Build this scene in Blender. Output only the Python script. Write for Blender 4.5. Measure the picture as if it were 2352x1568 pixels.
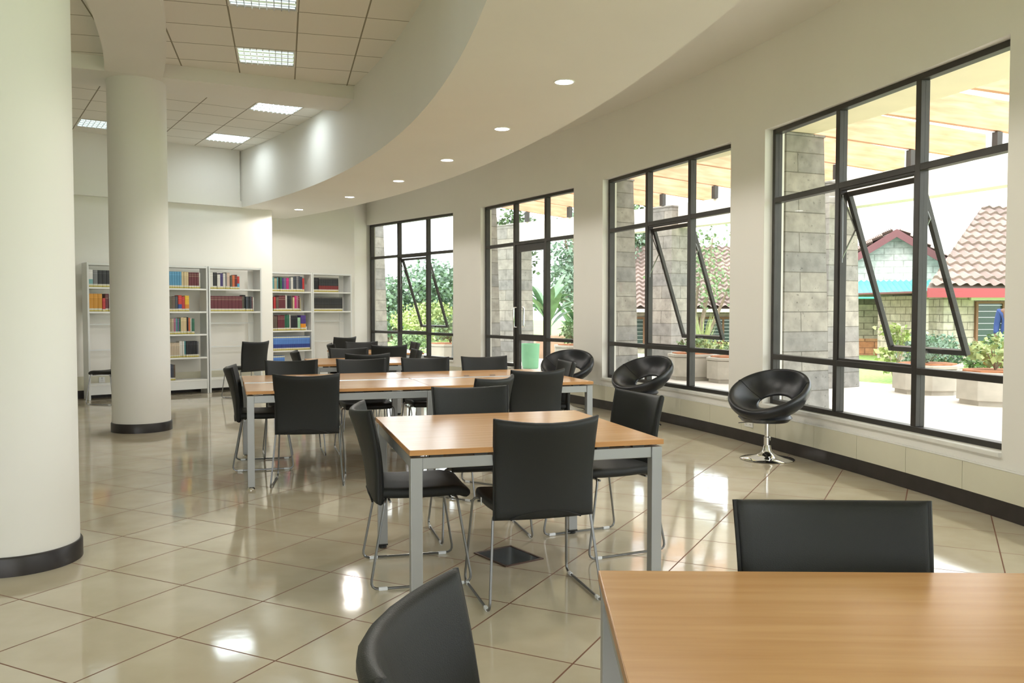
import bpy, math, random
from math import sin, cos, pi, radians as R, sqrt, atan2
from mathutils import Vector, Matrix
random.seed(7)
for o in list(bpy.data.objects): bpy.data.objects.remove(o)
scene = bpy.context.scene
COL = scene.collection

# ------------------------------------------------------------------ camera, light, exposure
cd = bpy.data.cameras.new('camera'); cam = bpy.data.objects.new('camera', cd); COL.objects.link(cam)
cam.location = (0, 0, 1.35)
cam.rotation_euler = (R(90) - math.atan(74 / 1960.), 0, 0)
cd.sensor_width = 36; cd.lens = 30.0; cd.clip_end = 300; cd.clip_start = .05
scene.camera = cam
scene.view_settings.view_transform = 'Standard'; scene.view_settings.look = 'None'
scene.view_settings.gamma = 1; scene.view_settings.use_curve_mapping = False
scene.view_settings.exposure = 1.82
w = bpy.data.worlds.new('sky'); scene.world = w; w.use_nodes = True
nt = w.node_tree; bg = nt.nodes['Background']
tc = nt.nodes.new('ShaderNodeTexCoord'); nz = nt.nodes.new('ShaderNodeTexNoise'); nz.inputs['Scale'].default_value = 2.2; nz.inputs['Detail'].default_value = 4
rp = nt.nodes.new('ShaderNodeValToRGB'); rp.color_ramp.elements[0].color = (.86, .93, 1, 1); rp.color_ramp.elements[1].color = (1, 1, .99, 1)
rp.color_ramp.elements[0].position = .35; rp.color_ramp.elements[1].position = .6
nt.links.new(tc.outputs['Generated'], nz.inputs['Vector']); nt.links.new(nz.outputs['Fac'], rp.inputs['Fac']); nt.links.new(rp.outputs['Color'], bg.inputs['Color'])
bg.inputs['Strength'].default_value = 1.18
sd = bpy.data.lights.new('sun', 'SUN'); sd.energy = .9; sd.angle = R(35); sd.color = (1, .97, .92)
so = bpy.data.objects.new('sun', sd); COL.objects.link(so); so.rotation_euler = Vector((.38, .52, -.76)).to_track_quat('-Z', 'Y').to_euler()
FILL_LUM_W = 1.0     # watts of each unseen ceiling luminaire added as fill light
DOWN_W = 21.0      # watts of each downlight

# ------------------------------------------------------------------ helpers
CX, CY = -20.4, 1.35
def pol(r, deg): a = R(deg); return (CX + r * cos(a), CY + r * sin(a))
def tag(o, label=None, cat=None, group=None, kind=None):
    if label: o['label'] = label
    if cat: o['category'] = cat
    if group: o['group'] = group
    if kind: o['kind'] = kind
    return o
def empty(name, loc=(0, 0, 0), rz=0.):
    o = bpy.data.objects.new(name, None); COL.objects.link(o); o.location = loc; o.rotation_euler = (0, 0, rz); o.empty_display_size = .1
    return o
def copy_tree(o, parent=None):
    c = o.copy(); COL.objects.link(c); c.parent = parent
    for ch in list(o.children): copy_tree(ch, c)
    return c
class MB:
    def __init__(s): s.v = []; s.f = []; s.m = []; s.mi = 0
    def add(s, vs, fs, M=None):
        b = len(s.v)
        for p in vs:
            p = Vector(p)
            if M is not None: p = M @ p
            s.v.append(p[:])
        for f in fs: s.f.append([i + b for i in f]); s.m.append(s.mi)
        return s
    def box(s, x0, x1, y0, y1, z0, z1, M=None):
        return s.add([(x0, y0, z0), (x1, y0, z0), (x1, y1, z0), (x0, y1, z0), (x0, y0, z1), (x1, y0, z1), (x1, y1, z1), (x0, y1, z1)],
                     [(0, 3, 2, 1), (4, 5, 6, 7), (0, 1, 5, 4), (1, 2, 6, 5), (2, 3, 7, 6), (3, 0, 4, 7)], M)
    def cyl(s, x, y, z0, z1, r0, r1=None, n=24, M=None):
        r1 = r0 if r1 is None else r1
        return s.lathe([(r0, z0), (r1, z1)], x, y, n, M)
    def lathe(s, prof, x=0, y=0, n=32, M=None, cap=True):
        vs = []; fs = []
        for r, z in prof:
            for i in range(n): a = 2 * pi * i / n; vs.append((x + r * cos(a), y + r * sin(a), z))
        for k in range(len(prof) - 1):
            for i in range(n):
                j = (i + 1) % n; fs.append((k * n + i, k * n + j, (k + 1) * n + j, (k + 1) * n + i))
        if cap:
            fs.append(tuple(range(n - 1, -1, -1))); fs.append(tuple(range((len(prof) - 1) * n, len(prof) * n)))
        return s.add(vs, fs, M)
    def tube(s, pts, r, n=8, bend=0., M=None, closed=False):
        P = [Vector(p) for p in pts]
        if bend > 0:
            Q = [P[0]]
            for i in range(1, len(P) - 1):
                a, b, c = P[i - 1], P[i], P[i + 1]
                d1 = (a - b); d2 = (c - b); l = min(bend, d1.length * .45, d2.length * .45)
                p1 = b + d1.normalized() * l; p2 = b + d2.normalized() * l
                for k in range(5):
                    t = k / 4.; Q.append(p1 * (1 - t) ** 2 + b * 2 * t * (1 - t) + p2 * t * t)
            Q.append(P[-1]); P = Q
        vs = []; fs = []; up = None
        for i, p in enumerate(P):
            t = (P[min(i + 1, len(P) - 1)] - P[max(i - 1, 0)]).normalized()
            if up is None:
                up = t.orthogonal().normalized()
            up = (up - t * up.dot(t)).normalized(); sd_ = t.cross(up)
            rr = r[i] if isinstance(r, (list, tuple)) else r
            for k in range(n):
                a = 2 * pi * k / n; vs.append(p + up * cos(a) * rr + sd_ * sin(a) * rr)
        for i in range(len(P) - 1):
            for k in range(n):
                j = (k + 1) % n; fs.append((i * n + k, i * n + j, (i + 1) * n + j, (i + 1) * n + k))
        fs.append(tuple(range(n - 1, -1, -1))); fs.append(tuple(range((len(P) - 1) * n, len(P) * n)))
        return s.add(vs, fs, M)
    def prism(s, poly, z0, z1, M=None):
        n = len(poly); a = sum(poly[i][0] * poly[(i + 1) % n][1] - poly[(i + 1) % n][0] * poly[i][1] for i in range(n))
        if a < 0: poly = poly[::-1]
        return s.add([(x, y, z0) for x, y in poly] + [(x, y, z1) for x, y in poly],
                     [tuple(range(n - 1, -1, -1)), tuple(range(n, 2 * n))] + [(i, (i + 1) % n, n + (i + 1) % n, n + i) for i in range(n)], M)
    def sector(s, r0, r1, a0, a1, z0, z1, step=1.):
        n = max(1, int(math.ceil((a1 - a0) / step)))
        vs = []
        for i in range(n + 1):
            a = a0 + (a1 - a0) * i / n
            for r in (r0, r1):
                x, y = pol(r, a)
                for z in (z0, z1): vs.append((x, y, z))
        fs = []
        for i in range(n):
            b = 4 * i; c = b + 4
            fs += [(b, b + 1, c + 1, c), (b + 2, c + 2, c + 3, b + 3), (b, c, c + 2, b + 2), (b + 1, b + 3, c + 3, c + 1)]
        fs += [(0, 2, 3, 1), (4 * n, 4 * n + 1, 4 * n + 3, 4 * n + 2)]
        return s.add(vs, fs)
    def build(s, name, mat, parent=None, smooth=False, bevel=0., sub=0, seg=2, loc=None, angle=40):
        me = bpy.data.meshes.new(name); me.from_pydata(s.v, [], s.f)
        mats = mat if isinstance(mat, (list, tuple)) else [mat]
        for m in mats: me.materials.append(m)
        if len(mats) > 1:
            for p, i in zip(me.polygons, s.m): p.material_index = i
        me.update()
        o = bpy.data.objects.new(name, me); COL.objects.link(o); o.parent = parent
        if loc: o.location = loc
        if bevel:
            b = o.modifiers.new('bevel', 'BEVEL'); b.width = bevel; b.segments = seg; b.limit_method = 'ANGLE'; b.angle_limit = R(35)
        if sub:
            b = o.modifiers.new('sub', 'SUBSURF'); b.levels = sub; b.render_levels = sub
        if smooth:
            for p in me.polygons: p.use_smooth = True
            if angle < 180 and not sub:
                try: me.set_sharp_from_angle(angle=R(angle))
                except Exception: pass
        return o

# ------------------------------------------------------------------ materials
def mat(name, col, rough=.5, metal=0., spec=.5, noise=None, bump=None, coat=0., trans=0., scale_vec=None):
    """noise=(scale, amount) colour variation; bump=(scale, strength)"""
    m = bpy.data.materials.new(name); m.use_nodes = True; t = m.node_tree; b = t.nodes['Principled BSDF']
    b.inputs['Base Color'].default_value = (*col, 1); b.inputs['Roughness'].default_value = rough; b.inputs['Metallic'].default_value = metal
    b.inputs['Specular IOR Level'].default_value = spec; b.inputs['Coat Weight'].default_value = coat
    tcn = t.nodes.new('ShaderNodeTexCoord'); vec = tcn.outputs['Object']
    if scale_vec:
        mp = t.nodes.new('ShaderNodeMapping'); mp.inputs['Scale'].default_value = scale_vec; t.links.new(vec, mp.inputs['Vector']); vec = mp.outputs['Vector']
    if noise:
        n = t.nodes.new('ShaderNodeTexNoise'); n.inputs['Scale'].default_value = noise[0]; n.inputs['Detail'].default_value = 5; t.links.new(vec, n.inputs['Vector'])
        r = t.nodes.new('ShaderNodeValToRGB'); a = noise[1]
        r.color_ramp.elements[0].position = .3; r.color_ramp.elements[1].position = .7
        r.color_ramp.elements[0].color = tuple(max(0, c * (1 - a)) for c in col) + (1,); r.color_ramp.elements[1].color = tuple(min(1, c * (1 + a)) for c in col) + (1,)
        t.links.new(n.outputs['Fac'], r.inputs['Fac']); t.links.new(r.outputs['Color'], b.inputs['Base Color'])
    if bump:
        n = t.nodes.new('ShaderNodeTexNoise'); n.inputs['Scale'].default_value = bump[0]; n.inputs['Detail'].default_value = 4; t.links.new(vec, n.inputs['Vector'])
        bp = t.nodes.new('ShaderNodeBump'); bp.inputs['Strength'].default_value = bump[1]; bp.inputs['Distance'].default_value = .01
        t.links.new(n.outputs['Fac'], bp.inputs['Height']); t.links.new(bp.outputs['Normal'], b.inputs['Normal'])
    return m
M = {}
M['wall'] = mat('plaster_paint', (.87, .845, .785), .75, noise=(1.1, .015))
M['column'] = mat('column_paint', (.85, .83, .78), .6)
M['black_skirt'] = mat('black_skirting', (.022, .017, .016), .35, noise=(9, .3))
M['panel'] = mat('cream_panel', (.74, .71, .56), .45, noise=(3, .03))
M['sill'] = mat('white_sill', (.83, .82, .77), .5, noise=(12, .03))
M['frame'] = mat('dark_window_frame', (.040, .036, .032), .38, metal=.2, noise=(4, .2))
M['leather'] = mat('black_leather', (.013, .014, .0135), .50, spec=.38, bump=(420, .18))
M['leather_gloss'] = mat('black_glossy_leather', (.012, .013, .017), .30, bump=(160, .10))
M['seam'] = mat('black_seam', (.008, .008, .008), .6)
M['steel'] = mat('satin_steel_tube', (.26, .265, .27), .3, metal=.9)
M['chrome'] = mat('polished_chrome', (.85, .85, .86), .05, metal=1.)
M['silver'] = mat('silver_powder_coat', (.40, .41, .415), .38, metal=.55)
M['black_plastic'] = mat('black_plastic', (.02, .02, .02), .4)
M['white_melamine'] = mat('white_melamine', (.80, .81, .79), .4)
M['shelf_edge'] = mat('white_edge', (.86, .86, .82), .4)
M['white_plastic'] = mat('white_plastic', (.85, .85, .83), .3)
M['alu'] = mat('aluminium_channel', (.62, .65, .68), .3, metal=.7)
M['grating'] = mat('luminaire_reflector', (.70, .74, .74), .16, metal=.9)
M['tbar'] = mat('white_tbar', (.78, .76, .68), .5)
M['clear'] = mat('clear_plastic_glide', (.80, .82, .84), .12, spec=.8)
M['tag'] = mat('white_tag', (.85, .85, .85), .5)

def glass_mat():
    m = bpy.data.materials.new('window_glass'); m.use_nodes = True; t = m.node_tree; t.nodes.remove(t.nodes['Principled BSDF'])
    tr = t.nodes.new('ShaderNodeBsdfTransparent'); tr.inputs['Color'].default_value = (.965, .985, .98, 1)
    gl = t.nodes.new('ShaderNodeBsdfGlossy'); gl.inputs['Roughness'].default_value = .02
    lw = t.nodes.new('ShaderNodeLayerWeight'); pw = t.nodes.new('ShaderNodeMath'); pw.operation = 'POWER'; pw.inputs[1].default_value = 6; t.links.new(lw.outputs['Facing'], pw.inputs[0])
    fr = t.nodes.new('ShaderNodeMath'); fr.operation = 'MULTIPLY_ADD'; fr.inputs[1].default_value = .35; fr.inputs[2].default_value = .018; t.links.new(pw.outputs[0], fr.inputs[0])
    mx = t.nodes.new('ShaderNodeMixShader'); t.links.new(fr.outputs[0], mx.inputs[0]); t.links.new(tr.outputs[0], mx.inputs[1]); t.links.new(gl.outputs[0], mx.inputs[2])
    t.links.new(mx.outputs[0], t.nodes['Material Output'].inputs['Surface']); return m
M['glass'] = glass_mat()
def emis(name, col, s):
    m = bpy.data.materials.new(name); m.use_nodes = True; b = m.node_tree.nodes['Principled BSDF']
    b.inputs['Base Color'].default_value = (*col, 1); b.inputs['Emission Color'].default_value = (*col, 1); b.inputs['Emission Strength'].default_value = s
    return m
M['down'] = emis('downlight_lens', (1, .98, .95), 6)
M['lamp'] = emis('lamp_tube', (.85, .97, 1), .25)

def wood_mat(name, c0, c1, rough, ax=(1, 9, 9), sc=2.2, coat=0.):
    m = bpy.data.materials.new(name); m.use_nodes = True; t = m.node_tree; b = t.nodes['Principled BSDF']
    tcn = t.nodes.new('ShaderNodeTexCoord'); mp = t.nodes.new('ShaderNodeMapping'); mp.inputs['Scale'].default_value = ax
    n = t.nodes.new('ShaderNodeTexNoise'); n.inputs['Scale'].default_value = sc; n.inputs['Detail'].default_value = 7; n.inputs['Distortion'].default_value = .35
    r = t.nodes.new('ShaderNodeValToRGB'); r.color_ramp.elements[0].position = .32; r.color_ramp.elements[1].position = .68
    r.color_ramp.elements[0].color = (*c0, 1); r.color_ramp.elements[1].color = (*c1, 1)
    t.links.new(tcn.outputs['Object'], mp.inputs['Vector']); t.links.new(mp.outputs[0], n.inputs['Vector']); t.links.new(n.outputs['Fac'], r.inputs['Fac'])
    t.links.new(r.outputs['Color'], b.inputs['Base Color']); b.inputs['Roughness'].default_value = rough; b.inputs['Coat Weight'].default_value = coat; b.inputs['Coat Roughness'].default_value = .12
    return m
M['wood'] = wood_mat('beech_laminate', (.58, .30, .115), (.67, .375, .16), .22, (1.2, 16, 16), 1.8)
M['wood_edge'] = wood_mat('beech_edge', (.52, .24, .08), (.60, .31, .11), .4, (1.2, 12, 12))
M['timber'] = wood_mat('pergola_timber', (.62, .27, .15), (.76, .42, .27), .7, (1, 1, 9), 1.6)

def tile_floor():
    m = bpy.data.materials.new('cream_floor_tiles'); m.use_nodes = True; t = m.node_tree; b = t.nodes['Principled BSDF']; L = t.links.new; N = t.nodes.new
    tcn = N('ShaderNodeTexCoord')
    mp = N('ShaderNodeMapping'); mp.vector_type = 'TEXTURE'
    mp.inputs['Location'].default_value = (-2.295, 3.927, 0); mp.inputs['Rotation'].default_value = (0, 0, -.4651); mp.inputs['Scale'].default_value = (.5164, .4886, 1)
    L(tcn.outputs['Object'], mp.inputs['Vector'])
    fr = N('ShaderNodeVectorMath'); fr.operation = 'FRACTION'; L(mp.outputs[0], fr.inputs[0])
    sx = N('ShaderNodeSeparateXYZ'); L(fr.outputs[0], sx.inputs[0])
    def edge(o):
        a = N('ShaderNodeMath'); a.operation = 'SUBTRACT'; a.inputs[1].default_value = .5; L(o, a.inputs[0])
        c = N('ShaderNodeMath'); c.operation = 'ABSOLUTE'; L(a.outputs[0], c.inputs[0])
        d = N('ShaderNodeMath'); d.operation = 'GREATER_THAN'; d.inputs[1].default_value = .4928; L(c.outputs[0], d.inputs[0]); return d.outputs[0]
    mx = N('ShaderNodeMath'); mx.operation = 'MAXIMUM'; L(edge(sx.outputs[0]), mx.inputs[0]); L(edge(sx.outputs[1]), mx.inputs[1])
    fl = N('ShaderNodeVectorMath'); fl.operation = 'FLOOR'; L(mp.outputs[0], fl.inputs[0])
    wn = N('ShaderNodeTexWhiteNoise'); wn.noise_dimensions = '3D'; L(fl.outputs[0], wn.inputs['Vector'])
    n = N('ShaderNodeTexNoise'); n.inputs['Scale'].default_value = 3.5; n.inputs['Detail'].default_value = 6; L(tcn.outputs['Object'], n.inputs['Vector'])
    ad = N('ShaderNodeMath'); ad.operation = 'MULTIPLY_ADD'; ad.inputs[1].default_value = .22; L(wn.outputs['Value'], ad.inputs[0]); L(n.outputs['Fac'], ad.inputs[2])
    r = N('ShaderNodeValToRGB'); r.color_ramp.elements[0].position = .35; r.color_ramp.elements[1].position = .85
    r.color_ramp.elements[0].color = (.56, .48, .345, 1); r.color_ramp.elements[1].color = (.66, .59, .455, 1); L(ad.outputs[0], r.inputs['Fac'])
    mc = N('ShaderNodeMix'); mc.data_type = 'RGBA'; L(mx.outputs[0], mc.inputs['Factor']); L(r.outputs['Color'], mc.inputs[6]); mc.inputs[7].default_value = (.20, .085, .045, 1)
    L(mc.outputs[2], b.inputs['Base Color'])
    rm = N('ShaderNodeMapRange'); rm.inputs['To Min'].default_value = .075; rm.inputs['To Max'].default_value = .6; L(mx.outputs[0], rm.inputs['Value']); L(rm.outputs[0], b.inputs['Roughness'])
    b.inputs['Specular IOR Level'].default_value = .75
    # very slight waviness of every tile
    n2 = N('ShaderNodeTexNoise'); n2.inputs['Scale'].default_value = 6; L(tcn.outputs['Object'], n2.inputs['Vector'])
    bp = N('ShaderNodeBump'); bp.inputs['Strength'].default_value = .05; bp.inputs['Distance'].default_value = .01; L(n2.outputs['Fac'], bp.inputs['Height']); L(bp.outputs[0], b.inputs['Normal'])
    return m
M['floor'] = tile_floor()

def ceil_tiles(name, rot, loc):
    m = bpy.data.materials.new(name); m.use_nodes = True; t = m.node_tree; b = t.nodes['Principled BSDF']; L = t.links.new; N = t.nodes.new
    tcn = N('ShaderNodeTexCoord'); mp = N('ShaderNodeMapping'); mp.vector_type = 'TEXTURE'
    mp.inputs['Location'].default_value = (*loc, 0); mp.inputs['Rotation'].default_value = (0, 0, rot); mp.inputs['Scale'].default_value = (.6, .6, 1)
    L(tcn.outputs['Object'], mp.inputs['Vector']); fr = N('ShaderNodeVectorMath'); fr.operation = 'FRACTION'; L(mp.outputs[0], fr.inputs[0])
    sx = N('ShaderNodeSeparateXYZ'); L(fr.outputs[0], sx.inputs[0])
    def edge(o, th):
        a = N('ShaderNodeMath'); a.operation = 'SUBTRACT'; a.inputs[1].default_value = .5; L(o, a.inputs[0])
        c = N('ShaderNodeMath'); c.operation = 'ABSOLUTE'; L(a.outputs[0], c.inputs[0])
        d = N('ShaderNodeMath'); d.operation = 'GREATER_THAN'; d.inputs[1].default_value = th; L(c.outputs[0], d.inputs[0]); return d.outputs[0]
    mx = N('ShaderNodeMath'); mx.operation = 'MAXIMUM'; L(edge(sx.outputs[0], .488), mx.inputs[0]); L(edge(sx.outputs[1], .489), mx.inputs[1])
    n = N('ShaderNodeTexNoise'); n.inputs['Scale'].default_value = 90; n.inputs['Detail'].default_value = 3; L(tcn.outputs['Object'], n.inputs['Vector'])
    r = N('ShaderNodeValToRGB'); r.color_ramp.elements[0].color = (.86, .83, .755, 1); r.color_ramp.elements[1].color = (.91, .88, .81, 1); L(n.outputs['Fac'], r.inputs['Fac'])
    mc = N('ShaderNodeMix'); mc.data_type = 'RGBA'; L(mx.outputs[0], mc.inputs['Factor']); L(r.outputs['Color'], mc.inputs[6]); mc.inputs[7].default_value = (.30, .27, .20, 1)
    L(mc.outputs[2], b.inputs['Base Color']); b.inputs['Roughness'].default_value = .9
    return m
ROT1, ANC1 = R(15), (-2.61, 8.16)
L1C = (-2.585, 9.09); L3C = (-3.10, 11.34); ROT2 = R(33)
M['ceil1'] = ceil_tiles('ceiling_tiles_near', ROT1, (L1C[0] - .3 * cos(ROT1) + .3 * sin(ROT1), L1C[1] - .3 * sin(ROT1) - .3 * cos(ROT1)))
M['ceil2'] = ceil_tiles('ceiling_tiles_far', ROT2, (L3C[0] - .3 * cos(ROT2) + .3 * sin(ROT2), L3C[1] - .3 * sin(ROT2) - .3 * cos(ROT2)))

def brick_mat(name, c1, c2, mortar, bw, bh, msize=.012, offset=.5, rough=.9, bump=.5, pits=0., axis='xz'):
    m = bpy.data.materials.new(name); m.use_nodes = True; t = m.node_tree; b = t.nodes['Principled BSDF']; L = t.links.new; N = t.nodes.new
    tcn = N('ShaderNodeTexCoord'); sp = N('ShaderNodeSeparateXYZ'); L(tcn.outputs['Object'], sp.inputs[0]); cb = N('ShaderNodeCombineXYZ')
    ad = N('ShaderNodeMath'); ad.operation = 'ADD'; L(sp.outputs[0], ad.inputs[0]); L(sp.outputs[1], ad.inputs[1]); L(ad.outputs[0], cb.inputs[0]); L(sp.outputs[2], cb.inputs[1])
    br = N('ShaderNodeTexBrick'); br.offset = offset; br.inputs['Scale'].default_value = 1; br.inputs['Brick Width'].default_value = bw; br.inputs['Row Height'].default_value = bh
    br.inputs['Mortar Size'].default_value = msize; br.inputs['Mortar Smooth'].default_value = .1
    br.inputs['Color1'].default_value = (*c1, 1); br.inputs['Color2'].default_value = (*c2, 1); br.inputs['Mortar'].default_value = (*mortar, 1); L(cb.outputs[0], br.inputs['Vector'])
    n = N('ShaderNodeTexNoise'); n.inputs['Scale'].default_value = 7; n.inputs['Detail'].default_value = 8; L(tcn.outputs['Object'], n.inputs['Vector'])
    r = N('ShaderNodeValToRGB'); r.color_ramp.elements[0].position = .3; r.color_ramp.elements[0].color = (.72, .72, .72, 1); r.color_ramp.elements[1].position = .7; r.color_ramp.elements[1].color = (1.1, 1.1, 1.1, 1); L(n.outputs['Fac'], r.inputs['Fac'])
    ml = N('ShaderNodeMix'); ml.data_type = 'RGBA'; ml.blend_type = 'MULTIPLY'; ml.inputs['Factor'].default_value = 1; L(br.outputs['Color'], ml.inputs[6]); L(r.outputs['Color'], ml.inputs[7])
    out = ml.outputs[2]
    if pits:
        n2 = N('ShaderNodeTexNoise'); n2.inputs['Scale'].default_value = 26; n2.inputs['Detail'].default_value = 2; L(tcn.outputs['Object'], n2.inputs['Vector'])
        r2 = N('ShaderNodeValToRGB'); r2.color_ramp.elements[0].position = .24; r2.color_ramp.elements[0].color = (pits, pits, pits, 1); r2.color_ramp.elements[1].position = .34; r2.color_ramp.elements[1].color = (1, 1, 1, 1); L(n2.outputs['Fac'], r2.inputs['Fac'])
        m2 = N('ShaderNodeMix'); m2.data_type = 'RGBA'; m2.blend_type = 'MULTIPLY'; m2.inputs['Factor'].default_value = 1; L(out, m2.inputs[6]); L(r2.outputs['Color'], m2.inputs[7]); out = m2.outputs[2]
    L(out, b.inputs['Base Color']); b.inputs['Roughness'].default_value = rough
    bp = N('ShaderNodeBump'); bp.inputs['Strength'].default_value = bump; bp.inputs['Distance'].default_value = .02; L(n.outputs['Fac'], bp.inputs['Height']); L(bp.outputs[0], b.inputs['Normal'])
    return m
M['stone'] = brick_mat('grey_stone_blocks', (.25, .245, .235), (.37, .345, .30), (.15, .14, .12), 1.25, .265, .007, .37, pits=.4)
M['house_wall'] = brick_mat('grey_house_blocks', (.46, .38, .33), (.60, .51, .45), (.24, .20, .17), .4, .19, .012, .5)
M['house_red'] = brick_mat('earth_stained_blocks', (.62, .27, .15), (.68, .36, .22), (.35, .16, .10), .4, .19, .012, .5)
M['gable'] = brick_mat('pale_gable_blocks', (.70, .66, .62), (.80, .77, .73), (.50, .47, .43), .4, .19, .012, .5)
M['eave'] = mat('cream_eave', (.86, .76, .56), .8, noise=(3, .03))
M['beam'] = mat('pale_beam', (.82, .79, .70), .8, noise=(5, .03))
M['paving'] = mat('pale_paving', (.62, .56, .50), .8, noise=(.8, .08))
M['concrete'] = mat('planter_concrete', (.46, .42, .36), .85, noise=(4, .12))
M['grass'] = mat('lawn_grass', (.30, .46, .13), .9, noise=(14, .35))
M['soil'] = mat('red_soil', (.42, .17, .08), .95, noise=(8, .3))
M['roof'] = mat('clay_roof_tiles', (.27, .20, .175), .85, noise=(1.2, .25))
M['fascia_red'] = mat('red_fascia_board', (.36, .055, .07), .6)
M['fascia_maroon'] = mat('maroon_gable_board', (.18, .07, .075), .6)
M['teal'] = mat('teal_sheet', (.12, .55, .46), .5, noise=(6, .08))
M['green_bin'] = mat('pale_green_plastic', (.26, .60, .36), .5)
M['terracotta'] = mat('terracotta_pot', (.60, .38, .29), .8, noise=(5, .12))
M['trunk'] = mat('grey_bark', (.24, .18, .13), .9, noise=(12, .3))
M['leaf_a'] = mat('dark_leaves', (.10, .15, .07), .6, noise=(3, .5))
M['leaf_b'] = mat('mid_leaves', (.19, .28, .13), .6, noise=(3, .45))
M['leaf_c'] = mat('light_leaves', (.38, .45, .18), .6, noise=(3, .4))
M['leaf_d'] = mat('blue_green_leaves', (.20, .29, .21), .6, noise=(3, .4))
M['banana'] = mat('banana_leaves', (.16, .29, .15), .45, noise=(4, .35))
M['red_flower'] = mat('red_brick_edging', (.42, .13, .07), .8, noise=(10, .3))
M['dark_glass'] = mat('house_window_glass', (.05, .08, .08), .15)
M['brown_wood'] = mat('brown_house_wood', (.22, .10, .055), .6)
M['plate'] = mat('grey_floor_plate', (.16, .18, .20), .16, metal=.75)
M['plate_rim'] = mat('brown_plate_rim', (.10, .06, .045), .4, metal=.5)
M['skin'] = mat('skin_brown', (.16, .08, .045), .6)
M['blue_cloth'] = mat('blue_overall_cloth', (.03, .06, .20), .85)
M['cap'] = mat('white_cap_cloth', (.75, .75, .75), .8)

# ------------------------------------------------------------------ room shell
RW = 23.93
ZL, ZH, ZO, HEAD, SILL = 3.06, 4.0, 3.95, 3.10, .42
def struct(o): o['kind'] = 'structure'; return o
def rad(s, n=0.):                                    # point on the back wall's line: s along, n behind it
    a = R(39.75); return (CX + s * cos(a) - n * sin(a), CY + s * sin(a) + n * cos(a))
WIN = {1: (36.1, 43.45), 2: (27.2, 33.9), 3: (18.57, 25.35), 4: (9.97, 17.12), 5: (1.3, 8.2), 6: (-7.4, -.6)}  # last two lie out of view, continuing the row to bring in daylight
A0 = -15.
# floor
mb = MB(); mb.sector(6.8, 24.14, A0, 45.5, -.2, 0.); struct(mb.build('floor', M['floor']))
# window wall
mb = MB()
edges = sorted([(v[0], v[1], k) for k, v in WIN.items()])
a = A0
for lo, hi, k in edges:
    mb.sector(RW, RW + .22, a, lo, 0, 4.15)
    mb.sector(RW, RW + .22, lo, hi, HEAD, 4.15)
    if k == 2:
        d = hi - lo; mb.sector(RW, RW + .22, lo, lo + .32 * d, 0, SILL); mb.sector(RW, RW + .22, lo + .65 * d, hi, 0, SILL)
    else: mb.sector(RW, RW + .22, lo, hi, 0, SILL)
    a = hi
mb.sector(RW, RW + .22, a, 44.2, 0, 4.15)
struct(mb.build('wall_right', M['wall']))
# back wall with the recess for the two right-hand bookcases
T = .2
mb = MB()
mb.prism([rad(7.), rad(21.12), rad(21.12, 1.2), rad(20.92, 1.2), rad(20.92, .2), rad(7., .2)], 0, 4.15)
mb.prism([rad(20.92, 1.16), rad(23.38, 1.16), rad(23.5, 1.36), rad(20.92, 1.36)], 0, 4.15)
q0 = rad(23.38, 1.16); q1 = pol(RW, 43.45); q2 = pol(RW + .22, 43.45)
mb.prism([q0, q1, q2, (q2[0] - .25, q2[1] + .12), (q0[0] - .2, q0[1] + .1)], 0, 4.15)
struct(mb.build('wall_back', M['wall']))
mb = MB(); mb.prism([rad(7.), rad(7., .2), pol(6.8, A0), pol(7, A0)], 0, 4.15); struct(mb.build('wall_left', M['wall']))
mb = MB()
def rear(r0, r1, z0, z1): mb.prism([pol(r0, A0), pol(r0, A0 - .5), pol(r1, A0 - .5), pol(r1, A0)], z0, z1)
rear(7, 24.15, 0, .42); rear(7, 24.15, 3.1, 4.15); rear(7, 15.85, .42, 3.1); rr_ = 15.85  # window openings added in the unseen rear wall to admit daylight
for q_ in range(3): rear(rr_, rr_ + .5, .42, 3.1); rr_ += 2.95
rear(23.6, 24.15, .42, 3.1)
struct(mb.build('wall_rear', M['wall']))
# high tiled ceiling, two bays laid at different angles, split by the radial beam
mb = MB(); mb.sector(6.8, 20.6, A0, 26.7, ZH, ZH + .1); struct(mb.build('ceiling', M['ceil1']))
mb = MB(); mb.sector(6.8, 20.6, 26.7, 42, ZH, ZH + .1); struct(mb.build('ceiling', M['ceil2']))
# lowered ring soffit with its curved fascia, and the outer ceiling
mb = MB(); mb.sector(20.55, 21.94, A0, 46.5, ZL, ZL + .12); mb.sector(20.55, 20.67, A0, 46.5, ZL + .12, ZH + .1)
mb.prism([rad(20.45, -.085), rad(21.0, -.085), rad(21.2, .6), rad(20.6, .6)], ZL + .001, ZL + .11)
struct(mb.build('ceiling', M['wall'], smooth=True, angle=30))
mb = MB(); mb.sector(21.7, RW + .2, A0, 46.5, ZO, ZO + .1); mb.sector(21.85, 21.938, A0, 46.5, ZL + .12, ZO); struct(mb.build('ceiling', M['wall']))
mb = MB(); mb.prism([rad(7., -.09), rad(20.52, -.09), rad(20.6, .02), rad(7., .02)], ZL, ZH + .05); struct(mb.build('trim_1', M['wall']))
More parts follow.
